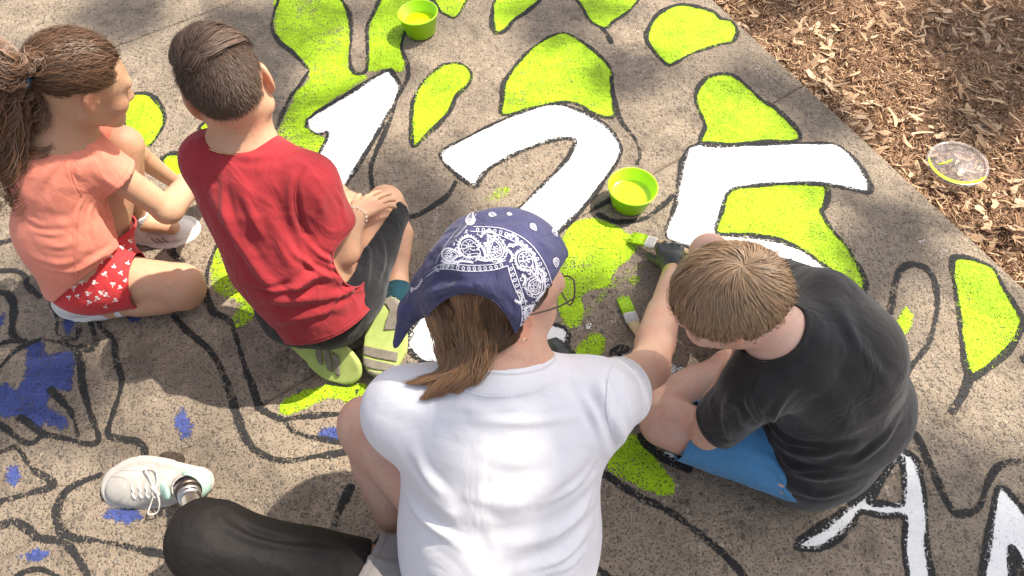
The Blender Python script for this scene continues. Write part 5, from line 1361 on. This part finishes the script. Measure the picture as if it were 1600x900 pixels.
    # black rubber gloves on both hands
    for wr, d, n, cu, th, sd, sc_ in ((rwr, hd, hn, (.55, .6, .75, .9), (.6, .8, -.55), -1, .92), (lwr, A(.75, .35, -.35), A(0, 0, 1), (.6, .5, .5, .6), (.75, .7, -.25), 1, .98)):
        d = nrm(d)
        go = hand_ops(wr, d, n, sd, sc_, cu, thumb=th, infl=.0024, spread=1.1) + [('u', cone(wr - d * .035, wr + d * .02, .037, .033), .012), ('cut', half(wr - d * .045, -d))]
        garment('glove', go, .0034, M_GLOVE, w, rough=(.0016, 60), thick=.0012, relax=1)
    # under-hair and ponytail
    rad = np.array([.079, .10, .0915]) * s; off = np.array([0, -.012, .024]) * s
    cap = skull_cap('hair', c, M, rad, off, lambda D: ~((D[:, 1] > .55) & (D[:, 2] < .6)) & (D[:, 2] > -.80 + .8 * np.maximum(D[:, 1] + .35, 0)), M_HAIR_W, w, (.30, .28, .27))
    # bandana: snug over the skull, tented over the ponytail, its point hanging at her left
    hc = np.asarray(c) + M @ off
    bo = [('u', ell(hc, np.array([.092, .113, .103]), M), .02), ('u', cone(P(775, 432, .69), P(735, 452, .67), .078, .058), .05), ('u', cone(P(738, 440, .685), P(678, 458, .655), .060, .024), .05), ('u', cone(P(672, 452, .655), P(640, 484, .625), .024, .012), .03), ('u', cone(P(640, 484, .625), P(618, 540, .565), .015, .006), .025),
          ('u', cone(P(820, 500, .64), P(785, 540, .60), .060, .030), .04),
          ('cut', half(hc + M @ A(0, .074, -.012), nrm(M @ A(0, .9, -.62)))), ('cut', half(P(800, 560, .555), A(0, 0, -1))),
          ('cut', half_line((893, 392), (788, 550), (900, 545))),
          ('s', cone(P(728, 528, .80), P(730, 545, .52), .056, .075), .012), ('s', cone(P(684, 530, .74), P(684, 560, .52), .026, .036), .012)]
    garment('bandana', bo, .0036, M_BAND, w, key='band', rough=(.002, 22), thick=.0012, hem=.0009, folds=[([(660, 465), (700, 448), (760, 446)], .004, .003), ([(655, 478), (690, 462), (740, 455)], .003, -.002), ([(760, 340), (800, 380), (830, 440)], .006, .0025), ([(710, 380), (690, 420), (660, 450)], .005, .003), ([(780, 445), (805, 470), (812, 500)], .004, .003), ([(840, 400), (850, 440), (840, 480)], .005, -.0025), ([(690, 400), (740, 440), (790, 450)], .012, .004), ([(650, 460), (720, 450), (800, 455)], .008, .003), ([(640, 470), (630, 500), (620, 530)], .006, -.004), ([(800, 480), (820, 500), (815, 530)], .010, .004), ([(745, 330), (720, 370), (680, 420)], .010, .004), ([(830, 350), (860, 400), (870, 460)], .012, .003)])
    T = GEO['band'][2]; L_ = []
    def ln(pts, wd=.0012, n=4, closed=False):
        q, nn = project(T, pts, n, closed)
        if len(q) > 2:
            if closed: q = np.vstack([q, q[:1]]); nn = np.vstack([nn, nn[:1]])
            st = np.linalg.norm(np.diff(q, axis=0), axis=1)
            if st.max() < .02: L_.append((q, nn, wd))
    def drop(x, y, a, r, wd=.0011): ln([(x + math.cos(a) * r * 1.5, y + math.sin(a) * r * 1.5), (x + math.cos(a + 1.6) * r * .75, y + math.sin(a + 1.6) * r * .75), (x - math.cos(a) * r * .8, y - math.sin(a) * r * .8), (x + math.cos(a - 1.6) * r * .75, y + math.sin(a - 1.6) * r * .75)], wd, 4, True)
    # border lines and the drops between them
    rows = [[(668, 432), (690, 420), (730, 424), (770, 422), (793, 415)], [(678, 420), (695, 412), (735, 415), (770, 413), (790, 407)], [(740, 355), (780, 357), (815, 371), (840, 395), (858, 430), (862, 465), (852, 500)], [(735, 362), (775, 366), (806, 380), (830, 402), (848, 435), (850, 465), (840, 495)],
            [(793, 415), (800, 440), (812, 470), (815, 500), (805, 525), (785, 543)], [(800, 412), (810, 440), (820, 470), (822, 500), (812, 530)], [(852, 500), (830, 525), (800, 546)], [(722, 352), (705, 372), (690, 395), (682, 412)], [(745, 335), (728, 355), (712, 372)], [(748, 326), (750, 340), (742, 355)]]
    for r_ in rows: ln(r_, .0011, 6)
    def chain(pts, step, r, tilt=0):
        q = catmull(pts, 12); s_ = np.concatenate([[0], np.cumsum(np.linalg.norm(np.diff(q, axis=0), axis=1))])
        for t in np.arange(step / 2, s_[-1], step):
            x, y = np.interp(t, s_, q[:, 0]), np.interp(t, s_, q[:, 1]); x2, y2 = np.interp(t + 1, s_, q[:, 0]), np.interp(t + 1, s_, q[:, 1])
            drop(x, y, math.atan2(y2 - y, x2 - x) + 1.3 + tilt, r)
    chain([(680, 424), (695, 416), (732, 419.5), (770, 417.5), (790, 411)], 8.5, 2.6); chain([(742, 359), (778, 362), (810, 376), (835, 399), (853, 432), (856, 465), (846, 497)], 9, 2.7); chain([(797, 416), (806, 442), (816, 470), (818, 500), (808, 527)], 9, 2.6)
    def scallop(pts, step, amp, wd=.0011):
        q = catmull(pts, 12); s_ = np.concatenate([[0], np.cumsum(np.linalg.norm(np.diff(q, axis=0), axis=1))]); o_ = []
        for t in np.arange(0, s_[-1], step / 6):
            x, y = np.interp(t, s_, q[:, 0]), np.interp(t, s_, q[:, 1]); x2, y2 = np.interp(t + 1, s_, q[:, 0]), np.interp(t + 1, s_, q[:, 1]); a = math.atan2(y2 - y, x2 - x) - 1.57
            k = abs(math.sin(math.pi * t / step)) * amp; o_.append((x + math.cos(a) * k, y + math.sin(a) * k))
        ln(o_, wd, 1)
    def paisley(x, y, a, r, flip=1):
        base = [(1.7, -.75), (1.1, -.95), (.2, -1.0), (-.7, -.75), (-1.05, 0), (-.75, .75), (0, 1.0), (.75, .8), (1.15, .15), (1.5, -.35), (1.95, -.45)]
        for k, wd in ((1.0, .0018), (.72, .0011)):
            q = [(x + r * k * (u * math.cos(a) - v * flip * math.sin(a)), y + r * k * (u * math.sin(a) + v * flip * math.cos(a))) for u, v in base]; ln(q, wd, 4, True)
        q = [(x + r * 1.25 * (u * math.cos(a) - v * flip * math.sin(a)), y + r * 1.25 * (u * math.sin(a) + v * flip * math.cos(a))) for u, v in base]; scallop(q, r * .34, r * .22)
        for k in range(7):
            t = 2 * math.pi * k / 7; ln([(x + r * .18 * math.cos(t), y + r * .18 * math.sin(t)), (x + r * .30 * math.cos(t), y + r * .30 * math.sin(t)), (x + r * .42 * math.cos(t), y + r * .42 * math.sin(t))], .0016, 2)
        for k in range(9):
            t = 2 * math.pi * k / 9; ln([(x + r * .55 * math.cos(t) - 1, y + r * .55 * math.sin(t)), (x + r * .55 * math.cos(t), y + r * .55 * math.sin(t)), (x + r * .55 * math.cos(t) + 1, y + r * .55 * math.sin(t))], .0018, 1)
    paisley(733, 386, .9, 15); paisley(775, 392, -2.2, 12, -1); paisley(820, 405, 1.3, 14); paisley(836, 448, -1.6, 11, -1); paisley(832, 490, 1.2, 12); paisley(702, 398, .4, 9); paisley(808, 530, 2.4, 8); paisley(735, 345, -.9, 6)
    for pts in ([(752, 372), (760, 362), (772, 366), (770, 376), (762, 378)], [(790, 372), (800, 368), (808, 376), (802, 384), (794, 382)], [(745, 405), (760, 408), (772, 405), (785, 408)], [(840, 420), (850, 428), (846, 440), (838, 436)], [(805, 455), (815, 460), (812, 472), (804, 468)], [(690, 408), (705, 412), (722, 409), (740, 411)], [(845, 470), (842, 482), (846, 495)], [(820, 515), (812, 522), (800, 536)],
                [(660, 436), (655, 446), (648, 452)], [(756, 380), (764, 390), (760, 402)], [(792, 390), (800, 400), (796, 410)], [(800, 385), (812, 382), (824, 388)], [(848, 455), (842, 462), (836, 470)], [(815, 430), (820, 436), (816, 446)]):
        ln(pts, .0022, 5); scallop(pts, 4.5, 2.6, .0011)
    for (x, y, a, r) in ((768, 336, .1, 8), (832, 354, .9, 9), (866, 362, 1.2, 9), (882, 373, 1.3, 7), (868, 408, 1.5, 10), (868, 470, 1.9, 9), (645, 452, 1.9, 5), (795, 335, .3, 5)):
        for k in (1., .62): drop(x, y, a, r * k * .62, .0013)
        ln([(x - 1.5, y), (x, y + 1), (x + 1.5, y)], .0020, 2)
    rr = random.Random(9); bandp = [np.array(q, float) for q in ([(672, 428), (695, 400), (722, 356), (745, 360), (806, 380), (795, 408), (735, 412)], [(800, 384), (830, 402), (848, 436), (850, 466), (838, 498), (808, 540), (822, 500), (818, 470), (806, 425), (796, 405)])]
    for bp in bandp:
        lo, hi = bp.min(0), bp.max(0)
        for k in range(210):
            x, y = rr.uniform(lo[0], hi[0]), rr.uniform(lo[1], hi[1])
            if poly_sd(np.array([[x, y]]), bp)[0] < 2.: continue
            a = rr.uniform(0, 6.28); r = rr.uniform(1.2, 3.2); q = [(x + r * math.cos(a + t) * (1 - t * .12), y + r * math.sin(a + t) * (1 - t * .12)) for t in np.linspace(0, rr.uniform(2.5, 5.5), 6)]
            ln(q, rr.choice([.0008, .0009, .0013]), 2)
    ribbons('paisley_print', L_, .0012, M_BPRINT, w, .0012)
    # ponytail hair
    Tw = GEO['woman'][2]
    def over(px, py, zf, lift):
        a_, n_ = hit(Tw, px, py); q = P(px, py, zf); a2, _ = hit(GEO['wshirt'][2], px, py)
        if a2 is not None and (a_ is None or a2.z > a_.z): a_ = a2
        if a_ is None: return q
        a_ = np.array(a_) - np.array(ray(px, py)) * lift
        return a_ if a_[2] > q[2] - .01 else q
    def lock(n, m, start, mid, low, end, width, tn, nm, spread):
        St = np.zeros((n, m, 3)); Nn = np.zeros((n, m, 3))
        for i in range(n):
            u = RNG.random(); lf = RNG.uniform(.006, .024) * (1 - .5 * abs(u - .5)); k = RNG.normal(0, 1, 4) * spread
            pts = []
            for (x0, y0, x1, y1, zf), kk in zip((start, mid, low, end), k):
                px = x0 + (x1 - x0) * u + kk; py = y0 + (y1 - y0) * u + kk * .4
                pts.append((px, py, zf))
            cu = catmull([over(px, py, zf, lf * (.6 if j == 3 else 1)) for j, (px, py, zf) in enumerate(pts)], 8); cu = np.array([cu[int(q)] for q in np.linspace(0, len(cu) - 1, m)])
            w_ = math.sin(u * 23) * .005; cu += np.outer(np.sin(np.linspace(0, 3, m)), [w_, 0, w_ * .3]); St[i] = cu
            Nn[i] = nrm(np.array(CAMV) - cu[6]) + np.array([(u - .5) * 1.3, 0, 0])
        Nn /= np.linalg.norm(Nn, axis=2, keepdims=True)
        strand_mesh(nm, St, width, tn(n), M_HAIR_W, w, Nn)
    lock(2200, 12, (742, 452, 810, 478, .655), (752, 490, 812, 512, .635), (752, 525, 800, 532, .61), (748, 560, 775, 548, .585), .0011, lambda k: tones(k, .30, .62, .05), 'hair_strands', 3)
    lock(4200, 18, (655, 462, 770, 458, .675), (676, 512, 772, 505, .645), (688, 555, 762, 548, .60), (692, 588, 750, 580, .57), .0011, lambda k: tones(k, .55, 1.8, .06), 'ponytail', 5)
    for st_, en_, cnt_ in (((690, 575, 735, 575), (632, 600, 668, 602), 260), ((695, 578, 745, 572), (656, 626, 690, 618), 330), ((715, 575, 755, 568), (690, 612, 715, 616), 220), ((735, 570, 765, 562), (728, 606, 748, 600), 120)):
        lock(int(cnt_ * 1.5), 12, (st_[0] + 4, st_[1] - 40, st_[2] + 6, st_[3] - 40, .615), st_ + (.578,), ((st_[0] + en_[0]) / 2, (st_[1] + en_[1]) / 2 + 2, (st_[2] + en_[2]) / 2, (st_[3] + en_[3]) / 2, .558), en_ + (.54,), .0010, lambda k: tones(k, .6, 1.7, .06), 'ponytail_tip', 3)
    garment('hair_bulk', [('u', cone(P(735, 490, .66), P(728, 545, .60), .055, .045), .03), ('u', cone(P(728, 545, .60), P(715, 585, .565), .040, .016), .03)], .005, M_HAIR_W, w, rough=None, thick=0) if False else None
    # loose wisps at the nape
    # glasses
    L = lambda x, y, z: np.asarray(c) + M @ A(x, y, z)
    gl = tube_obj('eyeglasses', catmull([L(.079, .0, .006), L(.076, .05, .008), L(.060, .098, .006)], 6), .0014, M_WIRE, w, 6)
    tube_obj('temple', catmull([L(-.079, .0, .006), L(-.076, .05, .008), L(-.060, .098, .006)], 6), .0014, M_WIRE, gl, 6)
    for sx in (-1, 1):
        rim = [L(sx * .034 + .026 * math.cos(a), .108 - .012 * abs(math.cos(a)) * (1 if math.cos(a) * sx > 0 else 0), -.001 + .021 * math.sin(a)) for a in np.linspace(0, 2 * math.pi, 28, endpoint=False)]
        tube_obj('rim', np.array(rim), .0014, M_WIRE, gl, 6, True)
        rr_ = np.array(rim); mesh_py('lens', np.vstack([rr_, [rr_.mean(0)]]), [(i, (i + 1) % 28, 28) for i in range(28)], M_LENS, gl, True)
    tube_obj('bridge', catmull([L(-.008, .110, .003), L(0, .114, .006), L(.008, .110, .003)], 4), .0013, M_WIRE, gl, 6)
    rg = [L(.0855, -.002, -.042) + (M @ A(0, math.cos(a), math.sin(a))) * .0065 for a in np.linspace(0, 6.283, 16, endpoint=False)]
    tube_obj('earring', np.array(rg), .0011, M_GOLD, w, 5, True)
make_woman()
# ------------------------------------------------------------------ paint tubs, lid and brushes
M_TUB = plain_mat('green_plastic', (.34, .66, .006), rough=.35, var=.03, relief=.02, sss=.25); M_WET = plain_mat('wet_green_paint', (.52, .74, .004), rough=.18, spec=.5, var=.05, scale=30)
def tub(loc, rb, rt, h, fill, tilt, label):
    e = empty('paint_tub', loc); tag(e, label, 'paint tub', 'tubs of green paint')
    prof = [(.0001, .001), (rb - .002, .001), (rb, .003), (rt - .001, h - .007), (rt + .0025, h - .006), (rt + .003, h - .001), (rt + .001, h), (rt - .0018, h - .001), (rb - .0015, .004), (.0001, .004)]
    v, f = revolve(prof, (0, 0, 0), (0, 0, 1), 64); mesh_np('tub_wall', v, f, M_TUB, e)
    r = rb + (rt - rb) * fill / h - .0015
    v, f = revolve([(r, fill + .0012), (r - .003, fill), (r * .5, fill + .0004), (.0001, fill)], (0, 0, 0), (0, 0, 1), 48); mesh_np('paint_surface', v, f, M_WET, e)
    rr = random.Random(int(h * 10000))
    drip = []
    for k in range(3):
        a = rr.uniform(1.2, 2.4); z0 = h * rr.uniform(.72, .95); rad = rb + (rt - rb) * z0 / h - .0016
        drip += [(rad * math.cos(a + t), rad * math.sin(a + t), z0 + .003 * math.sin(t * 9)) for t in np.linspace(0, .25, 6)]
    e.rotation_euler = tilt
    return e
tub(tuple(P(983, 316, 0.004)), .054, .0705, .074, .033, (0, 0, 0), 'green tub half full of paint beside the white numeral 2')
tub(tuple(P(658, 49, 0.004)), .054, .0705, .080, .040, (0, R(-3), 0), 'green tub of paint at the top between two green patches')
def lid():
    c = P(1494, 258, .004); e = empty('tub_lid', c); tag(e, 'clear round plastic lid smeared with green paint lying on the mulch', 'lid'); e.rotation_euler = (R(3), R(-4), 0)
    m, t, bs = new_mat('clear_plastic'); b = NB(t)
    tr = t.nodes.new('ShaderNodeBsdfTransparent'); gl = t.nodes.new('ShaderNodeBsdfPrincipled'); mx = t.nodes.new('ShaderNodeMixShader')
    gl.inputs['Base Color'].default_value = (.62, .56, .55, 1); gl.inputs['Roughness'].default_value = .12; gl.inputs['Specular IOR Level'].default_value = .7
    pos = b.n('ShaderNodeTexCoord').outputs['Object']; n = b.noise(40, pos, 4, .6).outputs['Fac']
    t.links.new(b.mapr(n, .3, .75, .14, .34), mx.inputs[0]); t.links.new(tr.outputs[0], mx.inputs[1]); t.links.new(gl.outputs[0], mx.inputs[2])
    t.links.new(mx.outputs[0], t.nodes['Material Output'].inputs[0])
    r = .089
    v, f = revolve([(.0001, .006), (r * .86, .006), (r * .88, .004)], (0, 0, 0), (0, 0, 1), 64); mesh_np('disc', v, f, m, e)
    m2 = m
    v, f = revolve([(r * .88, .004), (r * .90, .011), (r * .95, .013), (r, .011), (r * 1.005, .001), (r * .99, .001), (r * .97, .009), (r * .92, .009), (r * .88, .004)], (0, 0, 0), (0, 0, 1), 72); mesh_np('rim', v, f, m2, e)
    V = []; n_ = 46
    for k in range(n_):
        a = R(165 + 150 * k / (n_ - 1)); w = .011 * math.sin(math.pi * k / (n_ - 1)) ** .6 + .001; wob = mnoise.noise(Vector((k * .4, 2, 1))) * .003
        for rr_, zz in ((r * .985, .0138), (r * .93, .0146), (r * .93 - w - wob, .0085)): V.append((rr_ * math.cos(a), rr_ * math.sin(a), zz))
    F = [(k * 3 + i, k * 3 + i + 1, k * 3 + 4 + i, k * 3 + 3 + i) for k in range(n_ - 1) for i in (0, 1)]
    mesh_np('paint_smear', np.array(V), np.array(F), M_WET, e)
    pts = [(-.060, .002), (-.040, .007), (-.030, .010), (-.018, .016), (-.008, .017), (-.014, .011), (-.026, .007), (-.036, .003), (-.048, .0)]
    N_ = len(pts); mesh_py('paint_smear', [(x, y, .0066) for x, y in pts] + [(x, y, .0085) for x, y in np.array(pts) * .94 + [-.0015, .0005]], [tuple(range(N_, 2 * N_))] + [(i, (i + 1) % N_, N_ + (i + 1) % N_, N_ + i) for i in range(N_)], M_WET, e, True)
lid()
M_BRIS = plain_mat('green_bristle', (.38, .64, .01), rough=.6, var=.25, scale=150, relief=.3); M_FERR = plain_mat('white_ferrule', (.74, .71, .66), rough=.5); M_WOOD = plain_mat('pale_wood', (.58, .42, .22), rough=.55, var=.12, scale=30); M_INK = plain_mat('grey_ink', (.33, .31, .30), rough=.8, relief=0)
def brush(ferr, tip, normal, label, hlen=.10):
    """ferr = ferrule end of the bristles, tip = bristle tip direction"""
    ferr = np.asarray(ferr); d = nrm(np.asarray(tip) - ferr); n = nrm(np.asarray(normal) - d * (np.asarray(normal) @ d)); x = np.cross(d, n); bl = np.linalg.norm(np.asarray(tip) - ferr)
    e = empty('paint_brush', tuple(ferr)); tag(e, label, 'paint brush', 'brushes loaded with green paint')
    Mx = np.column_stack([x, d, n])
    def loft(secs, mat, nm, k=20, p=3.2):
        V = []
        for yy, wx, wz in secs:
            for q in range(k):
                a = 2 * math.pi * q / k; ca, sa = math.cos(a), math.sin(a); V.append(Mx @ A(math.copysign(abs(ca) ** (2 / p), ca) * wx, yy, math.copysign(abs(sa) ** (2 / p), sa) * wz))
        F = [(i * k + q, i * k + (q + 1) % k, (i + 1) * k + (q + 1) % k, (i + 1) * k + q) for i in range(len(secs) - 1) for q in range(k)]
        m_ = len(secs)
        V.append(Mx @ A(0, secs[0][0], 0)); V.append(Mx @ A(0, secs[-1][0], 0)); c0 = m_ * k
        F += [(c0, c0, (q + 1) % k, q) for q in range(k)] if False else []
        caps = [tuple(range(k))[::-1], tuple((m_ - 1) * k + q for q in range(k))]
        return mesh_py(nm, V, F + caps, mat, e, True)
    w = .0178
    loft([(-.030, w * .98, .0058), (-.0295, w, .0062), (-.015, w, .0062), (-.001, w, .0062), (0, w * .98, .0058)], M_FERR, 'ferrule')
    loft([(-.029, w * .92, .0054), (-.045, w * .85, .0058), (-.060, w * .55, .0066), (-.085, w * .42, .0064), (-.03 - hlen * .8, w * .5, .006), (-.03 - hlen, w * .38, .004)], M_WOOD, 'handle')
    core = loft([(-.001, w * .94, .0056), (bl * .35, w * 1.02, .0062), (bl * .62, w * 1.02, .0050), (bl * .82, w * .9, .0026)], M_BRIS, 'bristles')
    nS, m = 420, 5; St = np.zeros((nS, m, 3)); Nn = np.zeros((nS, m, 3))
    for i in range(nS):
        a, b_ = RNG.uniform(-1, 1), RNG.uniform(-1, 1); L_ = bl * RNG.uniform(.8, 1.08) * (1 - .10 * abs(a)); cl = math.sin(a * 11) * .0022
        for j in range(m):
            t = j / (m - 1); St[i, j] = ferr + Mx @ A(a * w * (.93 + .16 * t) + cl * t * t, L_ * t, b_ * .0056 * (1.05 - .6 * t) + .0008)
            Nn[i, j] = n
    o = strand_mesh('bristle_tuft', St - ferr, .0013, tones(nS, .7, 1.3), M_BRIS, e, Nn)
    # small print on the ferrule
    V = []; F = []; rr = random.Random(5)
    for r_ in range(6):
        xx = -w * .8
        while xx < w * .75:
            l = rr.uniform(.0012, .0045); q = len(V); y0 = -.006 - r_ * .0038
            V += [Mx @ A(xx, y0, .0066), Mx @ A(min(xx + l, w * .8), y0, .0066), Mx @ A(min(xx + l, w * .8), y0 - .0018, .0066), Mx @ A(xx, y0 - .0018, .0066)]; F.append((q, q + 1, q + 2, q + 3)); xx += l + .0012
    mesh_py('label_print', V, F, M_INK, e)
brush(P(1010, 377, .030), P(984, 370, .012), (0, -.3, 1), 'paint brush held in the black glove with its bristles on the paint', .13)
brush(P(983, 489, .008), P(972, 463, .008), (0, 0, 1), 'paint brush lying beside the woman\'s forearm', .12)
# ------------------------------------------------------------------ the shade tree whose crown dapples the scene (it stands beyond the mulch, out of frame)
def leaf_mat():
    m, t, bs = new_mat('leaf'); b = NB(t)
    oi = b.n('ShaderNodeAttribute', attribute_name='tone').outputs['Fac']
    t.links.new(b.ramp(oi, [(0, (.035, .07, .018)), (1, (.085, .14, .03))]), bs.inputs['Base Color'])
    bs.inputs['Roughness'].default_value = .5
    return m
M_LEAF = leaf_mat(); M_BARK = plain_mat('bark', (.13, .095, .07), rough=.95, var=.35, scale=25, relief=1.0)
SK = SUN / SUN[2]
tree = empty('shade_tree', (8.6, 2.0, -.05)); tag(tree, 'broad leafy shade tree standing beyond the mulch bed', 'tree')
base = np.array([8.6, 2.0, -.05])
trunk_pts = [base, base + [-.1, -.1, 2.4], base + [-.25, -.3, 5.0], base + [-.5, -.2, 7.6], base + [-.9, -.1, 9.8]]
tube_obj('trunk', catmull(np.array(trunk_pts) - base, 6), np.linspace(.36, .11, 25), M_BARK, tree, 14)
# shade wanted on the ground: photograph places lying in shade, and places in sun
LIT = [(60, 40, .16), (245, 60, .10), (600, 200, .14), (700, 110, .16), (820, 120, .22), (950, 60, .05), (860, 230, .25), (1000, 250, .14), (1120, 240, .26), (1130, 40, .16), (1230, 300, .22), (1320, 60, .08), (1400, 150, .12), (1480, 120, .10), (1500, 420, .13),
       (1540, 480, .16), (1400, 620, .12), (1500, 640, .15), (900, 390, .12), (100, 300, .05), (60, 410, .12), (260, 430, .07), (420, 250, .09), (460, 440, .07), (190, 500, .10), (220, 560, .10), (300, 640, .20), (150, 700, .12), (430, 640, .12), (120, 830, .25), (500, 700, .10), (520, 600, .10), (660, 790, .06), (690, 885, .09), (1330, 600, .1), (580, 720, .08), (55, 275, .09), (120, 235, .07), (115, 80, .08), (25, 215, .09), (75, 400, .09), (400, 265, .08), (355, 330, .07), (330, 60, .07), (1345, 560, .10), (1340, 690, .07), (280, 20, .09), (60, 30, .14), (245, 80, .12), (1180, 470, .06), (1300, 110, .13), (1400, 60, .12), (1430, 230, .12), (1500, 360, .12), (1250, 40, .10), (640, 860, .06), (800, 370, .07), (850, 430, .05), (650, 810, .08), (880, 110, .12), (600, 330, .08), (770, 270, .15), (930, 300, .10), (1050, 160, .12), (1250, 330, .12), (1200, 220, .15), (560, 60, .10), (500, 100, .12), (1460, 560, .12), (1560, 620, .10), (350, 600, .12), (230, 640, .12), (420, 690, .10), (1120, 480, .06)]
DARK = [(130, 20, .07), (30, 110, .10), (200, 30, .08), (360, 40, .07), (420, 120, .10), (640, 300, .10), (870, 20, .07), (960, 110, .07), (1220, 10, .06), (1560, 60, .16), (1540, 150, .08), (1250, 170, .10), (1400, 400, .13), (1330, 340, .08), (60, 490, .11), (20, 600, .12), (250, 500, .06), (420, 590, .05), (110, 620, .06), (960, 500, .12), (1090, 800, .22), (1250, 880, .18), (960, 850, .10), (640, 430, .06),
        (650, 680, .06), (760, 700, .05), (520, 300, .06), (600, 350, .07), (790, 420, .06), (1215, 625, .085), (1225, 700, .08), (935, 690, .11), (780, 690, .10), (700, 640, .06), (770, 790, .05), (620, 650, .06), (690, 705, .07), (840, 640, .07), (905, 775, .11), (910, 705, .10), (640, 600, .07), (480, 500, .06), (960, 620, .04), (1580, 660, .1), (1580, 870, .12)]
hz = {(872, 655): .46, (650, 810): .35, (795, 765): .38, (1120, 480): .64, (55, 275): .45, (120, 235): .47, (115, 80): .66, (25, 215): .5, (75, 400): .22, (400, 265): .52, (355, 330): .42, (330, 60): .74, (1345, 560): .38, (1340, 690): .2, (1180, 470): .64, (845, 800): .38, (640, 860): .26, (800, 370): .75, (850, 430): .72, (100, 300): .35, (60, 410): .2, (420, 250): .5, (460, 440): .35, (660, 790): .4, (690, 885): .35, (800, 640): .5, (840, 660): .48, (1330, 600): .4, (650, 680): .45, (760, 700): .43, (140, 170): .6, (190, 130): .6, (350, 130): .68, (520, 300): .45, (790, 420): .7, (1215, 625): .4, (1225, 700): .3, (935, 690): .42, (620, 650): .48, (690, 705): .42, (840, 640): .48, (905, 775): .36, (910, 705): .42, (640, 600): .52, (780, 690): .43, (700, 640): .5, (770, 790): .36, (480, 500): .25, (80, 330): .35, (960, 620): .5, (260, 430): .15, (580, 720): .3}
LV, LF, LT = [], [], []; nl = 0
limb_ends = []
def leaf(c, size):
    global nl
    a = nrm(np.array([random.gauss(0, 1), random.gauss(0, 1), random.gauss(0, .5)])); b_ = nrm(np.cross(a, [random.gauss(0, .5), random.gauss(0, .5), 1]))
    n_ = np.cross(a, b_)
    for t, w, h in ((0, 0, 0), (.45, .5, .06), (1, 0, 0), (.45, -.5, .06)):
        LV.append(c + a * size * t + b_ * size * .62 * w + n_ * size * h)
    LF.append((nl, nl + 1, nl + 2, nl + 3)); LT.append(random.random()); LT.extend([LT[-1]] * 3); nl += 4
def lit_ok(c):
    """leaf at c leaves the sunny places sunny"""
    for x, y, r in LITW:
        g = c - SK * (c[2] - x[2])
        if (g[0] - x[0]) ** 2 + (g[1] - x[1]) ** 2 < (r * y + .04) ** 2: return False
    return True
LITW = [(P(px, py, hz.get((px, py), 0.)), 1.0, r) for px, py, r in LIT]
# foliage clumps over the dark places
for px, py, r in DARK:
    g = P(px, py, hz.get((px, py), 0.))
    hgt = random.uniform(9.6, 12.4); c0 = g + SK * (hgt - g[2]); limb_ends.append(c0)
    for k in range(int(40 + 4300 * r * r)):
        q = np.array([random.gauss(0, .55), random.gauss(0, .55), random.gauss(0, .5)]) * r * 1.25
        c = c0 + q
        if lit_ok(c): leaf(c, random.uniform(.11, .17))
# loose leaves everywhere in the crown, and the outer crown beyond the scene
for k in range(120):
    g = np.array([random.uniform(-2.3, 2.5), random.uniform(-1.0, 3.5), 0])
    if mnoise.noise(Vector((g[0] * 1.9, g[1] * 1.9, 5.))) < random.uniform(-.35, .4): continue
    c0 = g + SK * random.uniform(9.4, 12.5); sp_ = random.uniform(.08, .17)
    for q_ in range(int(2600 * sp_ * sp_) + 14):
        c = c0 + np.array([random.gauss(0, sp_), random.gauss(0, sp_), random.gauss(0, .15)])
        if lit_ok(c): leaf(c, random.uniform(.10, .16))
for k in range(9000):
    a = random.uniform(0, 6.283); rr = random.uniform(2.6, 4.6); g = np.array([.1 + rr * math.cos(a), 1.2 + rr * .9 * math.sin(a), 0])
    if mnoise.noise(Vector((g[0] * 1.7, g[1] * 1.7, 2.))) < random.uniform(-.4, .4): continue
    leaf(g + SK * random.uniform(9., 13.5), random.uniform(.12, .2))
mesh_np('crown', np.array(LV) - base, np.array(LF), M_LEAF, tree, smooth=False, attrs={'tone': LT})
BV, BF = [], []; off = 0
top = np.array(trunk_pts[-1])
for e in limb_ends[::3]:
    s0 = np.array(trunk_pts[random.choice([2, 3, 4])]); mid = s0 * .5 + e * .5 + [0, 0, .5]
    v, f = tube(catmull([s0, mid, e], 4), np.linspace(.035, .006, 9), 5); BV.append(v - base); BF.append(f + off); off += len(v)
mesh_np('branches', np.vstack(BV), np.vstack(BF), M_BARK, tree)
